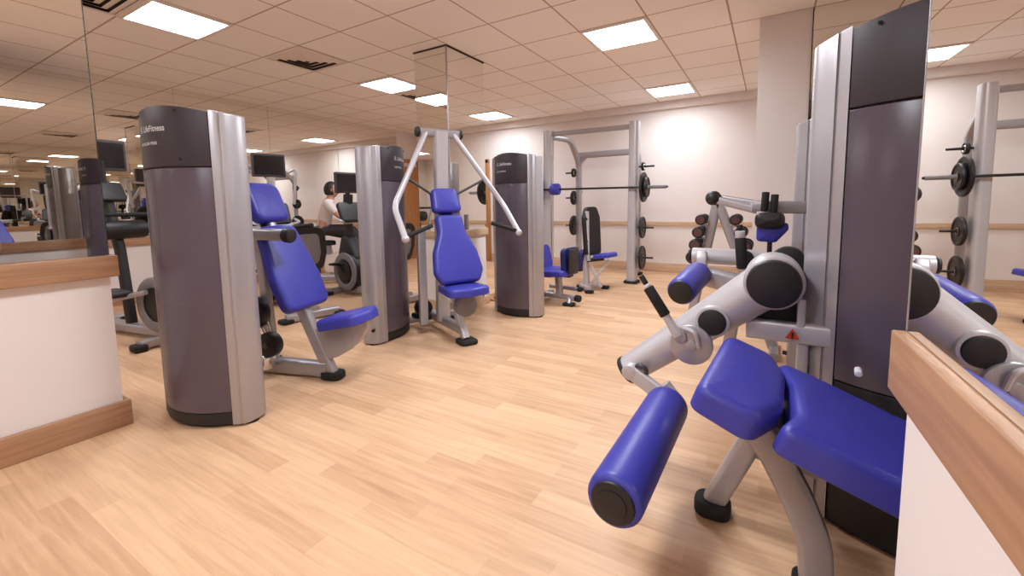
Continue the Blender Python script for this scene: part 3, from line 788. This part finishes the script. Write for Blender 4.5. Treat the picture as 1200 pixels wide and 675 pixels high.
# moving arm
Y4 = 1.86
hub = V((.02, Y4, .86)); end = V((-.505, Y4, .425)); da = (end-hub).normalized()
g = G(); K = 10
g.sweep([hub+da*(.02+(end-hub).length*i/K) for i in range(K+1)], circ(.085, 24), up=(0, 1, 0), taper=[1-.30*i/K for i in range(K+1)])
g.cyl(hub+V((0, -.085, 0)), hub+V((0, .09, 0)), .097, .012, 36)
arm = g.build('swing_arm', 'silver_light', m4, 50)
g = G(); g.cyl(hub+V((0, -.112, 0)), hub+V((0, -.07, 0)), .086, .010, 36); g.build('hub_cap', 'black', arm)
g = G(); g.cyl(end+da*.005, end+da*.03, .064, .008, 28); g.build('end_cap', 'black', arm)
sm = V((-.175, Y4, .695))
g = G(); g.cyl(sm+V((0, -.098, .0)), sm+V((0, -.04, 0)), .05, .006, 28); g.build('pivot_cap', 'black', arm)
g = G(); g.cyl(sm+V((0, -.088, .0)), sm+V((0, -.04, 0)), .062, .008, 28); g.build('pivot_collar', 'silver_light', arm)
dc = V((-.245, Y4-.11, .60))
g = G(); g.cyl(dc, dc+V((0, .022, 0)), .078, .004, 40); g.cyl(dc+V((0, -.01, 0)), dc+V((0, .01, 0)), .022, .004, 20); g.cyl(dc+V((-.04, -.012, .03)), dc+V((-.04, .012, .03)), .026, .006, 20); dial = g.build('range_dial', 'silver', m4)
g = G()
g.tube(fillet([dc+V((-.03, -.012, .07)), dc+V((.02, -.025, .062)), dc+V((.03, -.012, .0))], .03), .009, 8)
g.build('dial_handle', 'silver_light', dial)
l0 = dc+V((-.045, -.012, .035)); l1 = V((-.44, Y4-.11, .86)); dl = (l1-l0)
g = G(); g.tube([l0, l0+dl*.36], .015, 14, taper=[1.3, 1]); lv = g.build('start_lever', 'silver_light', m4)
g = G(); g.cyl(l0+dl*.33, l0+dl*.80, .021, .004, 18); g.build('lever_grip', 'rubber', lv)
g = G(); g.cyl(l0+dl*.80, l0+dl*.85, .015, .002, 16); g.build('grip_collar', 'letter', lv)
g = G(); g.cyl(l0+dl*.85, l0+dl*1.0, .011, .004, 14); g.build('lever_button', 'black', lv)
# roller and bracket
rn, rf = V((-.338, 1.075, .345)), V((-.318, 1.70, .365)); dr = (rf-rn).normalized()
g = G(); q_ = rf+dr*.06
g.rtube([end+V((.015, -.085, .02)), q_+V((.012, -.02, -.01))], .062, .03, up=(0, 1, 0)); g.cyl(end+V((.02, -.105, .015)), end+V((.02, -.03, .015)), .034, .008, 20)
g.rtube([q_+V((-.03, .0, .05)), q_+V((.03, .0, -.02))], .05, .05, up=(0, 1, 0))
br = g.build('roller_bracket', 'silver_light', m4)
g = G(); g.ring(end+V((.065, -.085, .03)), (.2, 1, .3), .024, .008, .01); g.build('bracket_knob', 'dgrey', br)
g = G(); g.cyl(rf-dr*.02, rf+dr*.10, .026, .004, 18); g.build('roller_axle', 'silver', br)
g = G(); u_ = dr.orthogonal().normalized(); w_ = dr.cross(u_); Ls = (rf-rn).length
prof = [(0, .058), (.004, .072), (.014, .078), (.03, .0795), (.3, .0795), (Ls-.03, .0795), (Ls-.014, .078), (Ls-.004, .064), (Ls, .05)]
g.loft([[rn+dr*z+u_*(q*math.cos(2*math.pi*i/36))+w_*(q*math.sin(2*math.pi*i/36)) for i in range(36)] for z, q in prof]); ro = g.build('roller_pad', 'blue', m4, 60)
g = G(); g.cyl(rn-dr*.008, rn+dr*.02, .062, .007, 36); g.cyl(rn-dr*.012, rn, .042, .003, 30); g.build('roller_cap', 'black', ro)
# tower link, warning mark, counter cam
g = G(); g.rtube([(-.06, Y4+.02, .665), (.20, Y4-.02, .675)], .05, .075); g.rtube([(.11, Y4-.02, .70), (.11, Y4-.02, .80)], .026, .026); g.rtube([(.12, Y4, .30), (.12, Y4, .66)], .036, .036); lk = g.build('tower_link', 'silver_light', m4)
def tri_label():
    bm = bmesh.new(); y = Y4-.041
    c = V((.085, y, .668)); s = .026
    v = [bm.verts.new(c+V((s*math.cos(a), 0, s*math.sin(a)))) for a in (R(90), R(210), R(330))]
    bm.faces.new(v); return bm
g = G(); g.bm.free(); g.bm = tri_label(); g.build('warning_triangle', 'red', lk)
g = G(); y_ = Y4-.043; g.box((.085, y_, .672), (.005, .002, .016), None, 0); g.box((.085, y_, .659), (.005, .002, .004), None, 0); g.build('warning_mark', 'black', lk)
g = G(); m_ = frame((0, Y4+.10, 0), (1, 0, 0), z=(0, -1, 0))
g.prism(rpoly([(-.05, .68), (.10, .66), (.13, .76), (.05, .83), (-.06, .8)], .04), 0, .05, m_, .005); g.build('cam_plate', 'black', m4)
g = G(); g.cyl((.252, 1.655, .63), (.247, 1.61, .63), .010, .003, 14); g.build('pull_pin', 'letter', m4)

# ------------------------------------------------------------------ machine G: second leg machine behind the front one
m5 = thing('leg_extension_machine', 'second leg machine behind the big leg curl, blue roller and upright black grip', 'gym machine', (0, 3., 0), 0)
tower(m5, (.46, 3.30), R(-6), H=1.632, W=.66, logo=False)
rn, rf = V((-.412, 2.50, .655)), V((-.372, 2.92, .705)); dr = (rf-rn).normalized(); u_ = dr.orthogonal().normalized(); w_ = dr.cross(u_); Ls = (rf-rn).length
prof = [(0, .06), (.006, .07), (.02, .076), (.05, .077), (Ls-.03, .077), (Ls-.008, .07), (Ls, .055)]
g = G(); g.loft([[rn+dr*z+u_*(q*math.cos(2*math.pi*i/32))+w_*(q*math.sin(2*math.pi*i/32)) for i in range(32)] for z, q in prof]); ro = g.build('roller_pad', 'blue', m5, 60)
g = G(); g.cyl(rn-dr*.008, rn+dr*.02, .066, .008, 32); g.build('roller_cap', 'black', ro)
g = G(); g.rtube(fillet([rf+dr*.05, rf+dr*.06+V((0, 0, .08)), (-.37, 3.0, .83)], .05), .06, .03, up=(0, 1, 0)); g.cyl(rf, rf+dr*.08, .025, .004); g.build('roller_bracket', 'silver_light', m5)
g = G(); g.tube([(-.43, 3.05, .80), (-.10, 3.05, .80), (.1, 3.05, .74)], .052, 20); a5 = g.build('swing_arm', 'silver_light', m5)
g = G(); g.cyl((-.435, 3.05, .80), (-.455, 3.05, .80), .045, .008, 20); g.cyl((-.12, 2.985, .805), (-.12, 3.02, .805), .045, .008, 20); g.build('arm_cap', 'black', a5)
g = G(); g.cyl((-.125, 2.78, .77), (-.14, 2.78, .945), .03, .006, 18); gp = g.build('hand_grip', 'rubber', m5)
g = G(); g.cyl((-.14, 2.78, .945), (-.144, 2.78, .985), .027, .003, 18); g.build('grip_collar', 'silver_light', gp)
g = G(); g.cyl((-.144, 2.78, .985), (-.146, 2.78, 1.02), .016, .004, 14); g.build('grip_knob', 'black', gp)
g = G(); g.rtube([(-.125, 2.78, .78), (-.06, 2.9, .62), (.15, 3.1, .5)], .05, .05); g.build('grip_stem', 'silver_light', gp)
g = G(); g.rtube([(-.33, 2.96, .68), (.0, 2.92, .62), (.2, 2.95, .56)], .09, .12); g.rtube([(-.15, 3.0, .62), (-.22, 3.0, .04)], .07, .06); g.rtube([(-.22, 2.7, .04), (-.22, 3.3, .04)], .07, .06); g.rtube([(-.2, 3.0, .06), (.4, 3.1, .06)], .07, .06); g.build('base_frame', 'silver', m5)
g = G(); g.cyl((.10, 2.9, .80), (.10, 2.99, .80), .088, .012, 30); g.build('hub_cap', 'black', m5)
g = G(); g.rtube([(-.02, 3.03, 1.115), (.18, 3.1, 1.11)], .06, .075); g.build('tower_link', 'silver', m5)
g = G(); g.rtube([(-.10, 3.0, 1.115), (-.02, 3.02, 1.115)], .05, .05); g.cyl((-.03, 3.0, 1.085), (-.03, 3.0, 1.17), .014, .003); g.build('pad_bracket', 'silver_light', m5)
for dx, dz in ((-.025, .0), (.022, -.015)):
    g = G(); g.cyl((dx-.005, 2.96, 1.09+dz), (dx, 2.96, 1.205+dz), .02, .005, 14); g.build('hand_grip', 'rubber', m5)
g = G(); g.pad(rrect(.15, .09, .035), .07, frame((0, 2.93, 1.04), (1, 0, 0), z=(0, -1, 0)), .03); g.build('upper_pad', 'black', m5)
g = G(); g.pad(rpoly([(-.07, -.05), (.03, -.055), (.09, .02), (.09, .06), (-.07, .055)], .025), .09, frame((.005, 2.99, .965), (1, 0, 0), z=(0, -1, 0)), .03); g.build('lower_pad', 'blue', m5)
g = G(); g.cyl((.005, 2.96, .92), (.005, 2.96, .80), .013, .003); g.build('pad_stem', 'black', m5)
g = G(); g.rtube([(-.3, 3.05, 1.165), (-.07, 3.02, 1.10)], .055, .05); g.rtube([(-.29, 3.1, 1.175), (-.02, 3.05, 1.125)], .055, .045); g.build('upper_arm', 'silver', m5)
g = G(); g.ball((-.315, 3.05, 1.175), .048); g.build('arm_knob', 'black', m5)
g = G(); g.pad(rrect(.42, .4, .07), .08, frame((.12, 2.75, .50), (1, 0, -.1), (0, 1, 0)), .03); g.build('seat', 'blue', m5)

# ------------------------------------------------------------------ dumbbell rack (A frame) behind it
YD = 3.75
def at_y(x, z, y0=3.0, y=YD):  # same sight line, further away
    k = y/y0
    return V((x*k, y, CAM_H+(z-CAM_H)*k))
dr_ = thing('dumbbell_rack', 'A shaped silver dumbbell stand behind the second leg machine', 'dumbbell rack', (-.22*YD/3, YD, 0), 0)
top = V((-.285*YD/3, YD, 1.16)); bl = V((-.56, YD, .03)); brr = V((.06, YD, .03))
g = G(); g.rtube([bl, top], .07, .06, up=(0, 1, 0)); g.rtube([top, brr], .07, .06, up=(0, 1, 0)); g.rtube([bl+V((.06, 0, .25)), brr+V((-.06, 0, .25))], .05, .05); fr_ = g.build('a_frame', 'silver', dr_)
for e_ in (bl, brr):
    g = G(); g.rtube([e_+V((0, -.22, 0)), e_+V((0, .22, 0))], .06, .06); g.build('foot_bar', 'silver', dr_)
def dumbbell(c, r, label):
    t = thing('dumbbell', label, 'dumbbell', c, 0, 'dumbbells on the A shaped stand')
    c = V(c); A = V((0, 1, 0))
    g = G(); g.cyl(c-A*.07, c+A*.07, .014, .002, 12); g.build('handle', 'chrome', t)
    for s in (-1, 1):
        g = G(); g.cyl(c+A*(s*.06), c+A*(s*.125), r, .012, 20); h_ = g.build('head', 'iron', t)
        g = G(); g.cyl(c+A*(s*.1255), c+A*(s*.122), r*.7, 0, 20); g.build('head_face', 'brown', h_)
for k in range(4):
    f = .146+.088*k
    p = top.lerp(bl, f); q = top.lerp(brr, f)
    g = G(); g.box(p+V((-.045, 0, -.03)), (.08, .06, .012), None, .004); g.box(q+V((.045, 0, -.03)), (.08, .06, .012), None, .004); g.build('cradle', 'silver', dr_)
    w = ('top', 'second', 'third', 'lowest')[k]
    dumbbell(p+V((-.075, 0, .018)), .042+.003*k, w+' dumbbell on the left leg of the A shaped stand')
    dumbbell(q+V((.075, 0, .018)), .042+.003*k, w+' dumbbell on the right leg of the A shaped stand')

# ------------------------------------------------------------------ cardio machines in the left bay
def tv(root, p, d, w=.42, h=.28):
    """screen on a stem; d = direction it faces"""
    d = V(d).normalized(); m = frame(p, V((0, 0, 1)).cross(d), z=d)
    g = G(); g.prism(rrect(w, h, .015), -.045, 0, m, .008); t = g.build('television', 'dgrey', root)
    g = G(); g.prism(rrect(w-.04, h-.05, .004), 0, .003, m); g.build('screen', 'screen', t)
    return t
def cross_trainer(o, label, face):
    o = V((o[0], o[1], 0)); f = V((face[0], face[1], 0)).normalized(); s = V((-f.y, f.x, 0))
    q = lambda a, b, z: o + f*a + s*b + V((0, 0, z))
    r = thing('cross_trainer', label, 'exercise machine', o, 0)
    g = G(); g.rtube([q(-.15, 0, .07), q(1.25, 0, .07)], .12, .08); g.rtube([q(-.1, -.3, .05), q(-.1, .3, .05)], .08, .07); g.rtube([q(1.2, -.26, .05), q(1.2, .26, .05)], .08, .07); b = g.build('base_frame', 'silver', r)
    for a, w in ((-.1, -.3), (-.1, .3), (1.2, -.26), (1.2, .26)):
        g = G(); g.box(q(a, w, .03), (.13, .1, .06), None, .02); g.build('rubber_foot', 'rubber', b)
    g = G(); g.cyl(q(0, -.10, .34), q(0, .10, .34), .24, .03, 36); dh = g.build('drive_housing', 'black', r)
    for k in (-1, 1):
        g = G(); g.ring(q(0, k*.105, .34), s, .195, .045, .02); g.build('drive_ring', 'grey', dh)
    g = G(); g.sweep([q(.55, 0, .08), q(.62, 0, .8), q(.75, 0, 1.3)], rrect(.075, .085, .03, 4), up=f); g.build('mast', 'black', r)
    g = G(); g.prism(rrect(.26, .2, .05), 0, .05, frame(q(.70, 0, 1.34), s, V((0, 0, 1))+f*.5), .02); cs = g.build('console', 'black', r)
    tv(r, q(.74, 0, 1.67), -f, .37, .28)
    g = G(); g.rtube([q(.76, 0, 1.3), q(.76, 0, 1.62)], .05, .03); g.build('screen_stem', 'black', r)
    g = G(); g.tube(fillet([q(.66, -.2, 1.12), q(.42, -.22, 1.12), q(.42, .22, 1.12), q(.66, .2, 1.12)], .08), .018, 10); g.build('fixed_handle', 'rubber', r)
    for k in (-1, 1):
        g = G(); g.tube(fillet([q(.62, k*.30, .35), q(.60, k*.30, .95), q(.45, k*.30, 1.25), q(.33, k*.27, 1.55)], .15), .02, 12); a = g.build('moving_arm', 'silver_light', r)
        g = G(); g.tube([q(.42, k*.29, 1.31), q(.33, k*.27, 1.57)], .026, 12); g.build('arm_grip', 'rubber', a)
        g = G(); g.tube([q(0, k*.16, .34+.12*k), q(.62, k*.28, .33)], .022, 10); pl_ = g.build('pedal_arm', 'silver', r)
        g = G(); g.box(q(.32, k*.22, .385+.06*k), (.32, .15, .05), Matrix.Identity(4), .02); g.build('pedal', 'black', pl_)
    g = G(); g.cyl(q(.58, -.2, .98), q(.58, .2, .98), .085, .03, 24); g.build('arm_pivot', 'black', r)
    return r
ct = cross_trainer((-4.56, 1.66), 'grey cross trainer half hidden behind the nearest tower, by the left mirror', (-1, -.17))

def bike(o, label, face, upright=False, tvz=1.58, hoop=True):
    """o = crank position; face = user's facing direction"""
    o = V((o[0], o[1], 0)); f = V((face[0], face[1], 0)).normalized(); s = V((-f.y, f.x, 0))
    q = lambda a, b, z: o + f*a + s*b + V((0, 0, z))
    r = thing('exercise_bike', label, 'exercise bike', o, 0)
    g = G(); g.rtube([q(-1.1, 0, .09), q(.25, 0, .09)], .14, .09); g.rtube([q(-1.08, -.26, .05), q(-1.08, .26, .05)], .08, .08); g.rtube([q(.2, -.26, .05), q(.2, .26, .05)], .08, .08); b = g.build('base_frame', 'silver', r)
    for a, w in ((-1.08, -.26), (-1.08, .26), (.2, -.26), (.2, .26)):
        g = G(); g.box(q(a, w, .025), (.12, .12, .05), None, .02); g.build('rubber_foot', 'rubber', b)
    g = G(); g.cyl(q(0, -.11, .31), q(0, .11, .31), .26, .04, 36)
    g.prism(rpoly([(-.18, .1), (.2, .1), (.22, .5), (.12, .78), (-.02, .78), (-.2, .5)], .08), -.08, .08, frame(q(0, 0, 0), f, z=V((0, 0, 1)).cross(f)*-1 if False else f.cross(V((0, 0, 1)))), .03)
    dh = g.build('drive_housing', 'black', r)
    for k in (-1, 1):
        g = G(); g.ring(q(0, k*.115, .31), s, .205, .05, .022); g.build('drive_ring', 'grey', dh)
        g = G(); g.cyl(q(0, k*.12, .31), q(0, k*.135, .31), .15, .006, 28); g.build('crank_cover', 'black', dh)
        g = G(); g.rtube([q(0, k*.15, .31), q(.12*k, k*.15, .31+.1*k)], .03, .02); g.box(q(.12*k, k*.2, .31+.1*k), (.1, .09, .03), None, .01); g.build('pedal', 'black', r)
    g = G(); g.sweep([q(.04, 0, .7), q(.06, 0, 1.0), q(.02, 0, 1.32)], rrect(.11, .1, .04, 4), up=f); g.build('mast', 'black', r)
    g = G(); g.prism(rrect(.36, .28, .05), 0, .06, frame(q(-.06, 0, 1.1), s, V((0, 0, 1))+f*.5), .02); g.build('console', 'black', r)
    g = G(); g.tube(fillet([q(-.02, -.24, 1.02), q(-.2, -.25, .98), q(-.02, -.1, .95), q(-.02, .1, .95), q(-.2, .25, .98), q(-.02, .24, 1.02)], .06), .016, 10); g.build('handlebar', 'silver_light', r)
    g = G()
    if hoop: g.tube(fillet([q(.06, -.27, 1.2), q(.0, -.3, tvz-.02), q(.04, -.2, tvz-.08), q(.04, .2, tvz-.08), q(.0, .3, tvz-.02), q(.06, .27, 1.2)], .12, 6), .018, 10); g.build('screen_hoop', 'silver_light', r)
    else: g.rtube([q(.03, 0, 1.25), q(.03, 0, tvz-.05)], .06, .04); g.build('screen_stem', 'black', r)
    tv(r, q(0, 0, tvz), -f, .36, .27)
    if upright:
        g = G(); g.sweep([q(-.55, 0, .1), q(-.62, 0, .62)], rrect(.09, .07, .03), up=s); g.build('seat_post', 'silver', r)
        g = G(); g.pad(rpoly([(-.14, -.13), (.1, -.06), (.15, 0), (.1, .06), (-.14, .13)], .05), .07, frame(q(-.64, 0, .585), f, s), .03); g.build('saddle', 'black', r)
        g = G(); g.prism(rpoly([(-.70, .16), (-.1, .12), (-.06, .6), (-.3, .5), (-.66, .45)], .08), -.045, .045, frame(q(0, 0, 0), f, z=f.cross(V((0, 0, 1)))), .04); g.build('body_cover', 'cream', r)
    else:
        g = G(); g.sweep([q(-.35, 0, .12), q(-.5, 0, .4), q(-.85, 0, .42)], rrect(.12, .09, .03), up=s); g.build('seat_post', 'silver', r)
        g = G(); g.pad(rrect(.36, .42, .1), .08, frame(q(-.72, 0, .44), f, s), .03); g.build('seat', 'black', r)
        mbk = frame(q(-.93, 0, .50), s if True else -s, V((0, 0, 1))-f*.28)
        g = G(); g.pad(rpoly([(-.19, 0), (.19, 0), (.215, .2), (.17, .48), (-.17, .48), (-.215, .2)], [.07, .07, .1, .12, .12, .1]), .05, mbk @ Matrix.Translation(V((0, 0, -.025))), .02); bk = g.build('backrest', 'black', r)
        for zz in (-.033, .034):
            g = G(); g.prism(rpoly([(-.13, .07), (.13, .07), (.145, .2), (.11, .41), (-.11, .41), (-.145, .2)], .06), zz-.003, zz+.003, mbk); g.build('mesh_panel', 'grey', bk)
    return r
bk2 = bike((-5.10, 2.97), 'recumbent bike facing the mirror, its dark seat back showing right of the nearest tower', (-.97, .24), tvz=1.66)
bk3 = bike((-4.75, 3.80), 'recumbent bike partly hidden behind the chest press tower', (-1, .1), tvz=1.47, hoop=False)
bk4 = bike((-5.33, 4.62), 'upright bike with cream cover that the seated person rides', (.68, .73), True, tvz=1.36, hoop=False)

# ------------------------------------------------------------------ person on the bike
def skin_chain(verts, edges, radii, name, mat, parent, root=0, sub=2):
    me = bpy.data.meshes.new(name); me.from_pydata([tuple(v) for v in verts], edges, []); me.update()
    o = bpy.data.objects.new(name, me); COL.objects.link(o)
    sk = o.modifiers.new('s', 'SKIN'); sk.use_smooth_shade = True
    sv = me.skin_vertices[0].data if me.skin_vertices else None
    if sv is None:
        bpy.context.view_layer.objects.active = o
        bm = bmesh.new(); bm.from_mesh(me); bm.verts.layers.skin.verify(); bm.to_mesh(me); bm.free(); sv = me.skin_vertices[0].data
    for i, r_ in enumerate(radii):
        sv[i].radius = (r_, r_) if not isinstance(r_, tuple) else r_
        sv[i].use_root = (i == root)
    sb = o.modifiers.new('b', 'SUBSURF'); sb.levels = sub; sb.render_levels = sub
    dg = bpy.context.evaluated_depsgraph_get(); dg.update()
    nm = bpy.data.meshes.new_from_object(o.evaluated_get(dg))
    bpy.data.objects.remove(o); bpy.data.meshes.remove(me)
    nm.name = name
    for p in nm.polygons: p.use_smooth = True
    nm.materials.clear(); nm.materials.append(M[mat])
    ob = bpy.data.objects.new(name, nm); COL.objects.link(ob)
    if parent is not None:
        nm.transform(world_of(parent).inverted()); ob.parent = parent
    return ob
def person():
    f = V((.68, .73, 0)).normalized(); s = V((f.y, -f.x, 0))   # s = person's right
    o = V((-5.33, 4.62, 0)) - f*.64
    q = lambda a, b, z: o + f*a + s*b + V((0, 0, z))
    t = thing('person', 'person in a white top and dark trousers sitting on the upright bike', 'person', q(0, 0, 0), 0)
    pel, sp1, ch, nk, hd0, hd1 = q(-.02, 0, .84), q(.0, 0, .98), q(.06, 0, 1.15), q(.09, 0, 1.285), q(.11, 0, 1.35), q(.125, 0, 1.44)
    vs = [pel, sp1, ch, nk, hd0, hd1]; ed = [(0, 1), (1, 2), (2, 3), (3, 4), (4, 5)]; rd = [(.13, .11), (.12, .10), (.135, .105), .05, .055, .085]
    arms, legs = [], []
    for k in (-1, 1):
        i = len(vs)
        sh, el, wr, hn = q(.07, k*.17, 1.22), q(.24, k*.23, 1.0), q(.44, k*.20, 1.03), q(.50, k*.20, 1.035)
        vs += [sh, el, wr, hn]; ed += [(2, i), (i, i+1), (i+1, i+2), (i+2, i+3)]; rd += [.058, .042, .028, .034]
        arms.append((sh, el, wr))
        for n_, (db, dz) in enumerate(((-.028, .005), (-.010, .012), (.010, .010), (.027, .004))):
            j = len(vs); L_ = (.03, .036, .034, .026)[n_]
            vs += [q(.525, k*.20+db, 1.045+dz), q(.525+L_, k*.20+db, 1.035+dz), q(.525+L_*.9, k*.20+db, 1.005+dz)]
            ed += [(i+3, j), (j, j+1), (j+1, j+2)]; rd += [.010, .009, .008]
        j = len(vs); vs += [q(.50, k*.20-k*.035, 1.02), q(.53, k*.20-k*.05, 1.005)]; ed += [(i+3, j), (j, j+1)]; rd += [.011, .009]
        i = len(vs)
        up_ = .07*k
        hp, kn, an, to = q(.0, k*.10, .82), q(.40, k*.13, .76+up_), q(.52+.05*k, k*.16, .38+.08*k), q(.68+.05*k, k*.165, .345+.08*k)
        vs += [hp, kn, an, to]; ed += [(0, i), (i, i+1), (i+1, i+2), (i+2, i+3)]; rd += [.085, .058, .038, .036]
        legs.append((hp, kn, an, to))
    body = skin_chain(vs, ed, rd, 'body', 'skin', t)
    # head with face
    hc = q(.125, 0, 1.415)
    g = G(); 
    fr_ = frame(hc, f, s*-1)
    rings = []
    N_ = 20
    for i in range(1, 14):
        a = math.pi*i/14; z = -math.cos(a)
        w = math.sin(a)
        jaw = .80 if z < -.3 else 1.0
        rings.append([fr_ @ V((.098*w*math.cos(2*math.pi*j/N_)*(1 if math.cos(2*math.pi*j/N_) < 0 else .95), .076*w*jaw*math.sin(2*math.pi*j/N_), .118*z)) for j in range(N_)])
    g.loft(rings); g.ball(fr_ @ V((.1, 0, -.01)), .016, 1, 1, 1.5, 10)
    for k in (-1, 1): g.ball(fr_ @ V((-.005, k*.078, -.005)), .02, .8, .4, 1.3, 10)
    hd = g.build('head', 'skin', t, 60)
    g = G()
    for k in (-1, 1): g.ball(fr_ @ V((.083, k*.03, .02)), .009, 1, 1, .7, 8)
    g.build('eye', 'hair', hd)
    g = G(); g.box((.088, 0, -.055), (.012, .042, .009), fr_, .003); g.build('mouth', 'brown', hd)
    g = G(); rings = []
    for i in range(4, 14):
        a = math.pi*i/14; z = -math.cos(a); w = math.sin(a)
        rings.append([fr_ @ V((-.012+.108*w*math.cos(2*math.pi*j/N_)*(1 if math.cos(2*math.pi*j/N_) < 0.2 else (.85 if z > .45 else .55)), .086*w*math.sin(2*math.pi*j/N_), .128*z+.004)) for j in range(N_)])
    g.loft(rings); g.build('hair', 'hair', t, 60)
    # clothing
    cv = [q(-.02, 0, .79), sp1, ch, q(.085, 0, 1.25)]; ce = [(0, 1), (1, 2), (2, 3)]; cr = [(.145, .125), (.135, .115), (.15, .12), .07]
    for sh, el, wr in arms:
        i = len(cv); cv += [sh, sh.lerp(el, .75)]; ce += [(2, i), (i, i+1)]; cr += [.073, .062]
    skin_chain(cv, ce, cr, 'shirt', 'shirt', t)
    cv = [q(-.02, 0, .82), q(-.02, 0, .87)]; ce = [(0, 1)]; cr = [(.135, .115), (.135, .115)]
    for hp, kn, an, to in legs:
        i = len(cv); cv += [hp, kn, an.lerp(kn, .08)]; ce += [(0, i), (i, i+1), (i+1, i+2)]; cr += [.096, .07, .052]
    skin_chain(cv, ce, cr, 'trousers', 'trouser', t)
    for hp, kn, an, to in legs:
        skin_chain([an+V((0, 0, -.02)), an.lerp(to, .5)+V((0, 0, -.025)), to+V((0, 0, -.01))], [(0, 1), (1, 2)], [.045, .046, .04], 'shoe', 'shoe', t)
person()

# ------------------------------------------------------------------ world and render look
w = bpy.data.worlds.new('world'); SC.world = w; w.use_nodes = True
w.node_tree.nodes['Background'].inputs['Color'].default_value = (.9, .8, .7, 1)
w.node_tree.nodes['Background'].inputs['Strength'].default_value = .02
SC.view_settings.view_transform = 'Standard'; SC.view_settings.look = 'None'
SC.view_settings.gamma = 1; SC.view_settings.use_curve_mapping = False
SC.view_settings.exposure = 1.97
cy = SC.cycles
cy.use_denoising = True
try: cy.denoiser = 'OPENIMAGEDENOISE'
except Exception: pass
cy.max_bounces = 14; cy.glossy_bounces = 8; cy.diffuse_bounces = 6
cy.sample_clamp_indirect = 6; cy.blur_glossy = .5
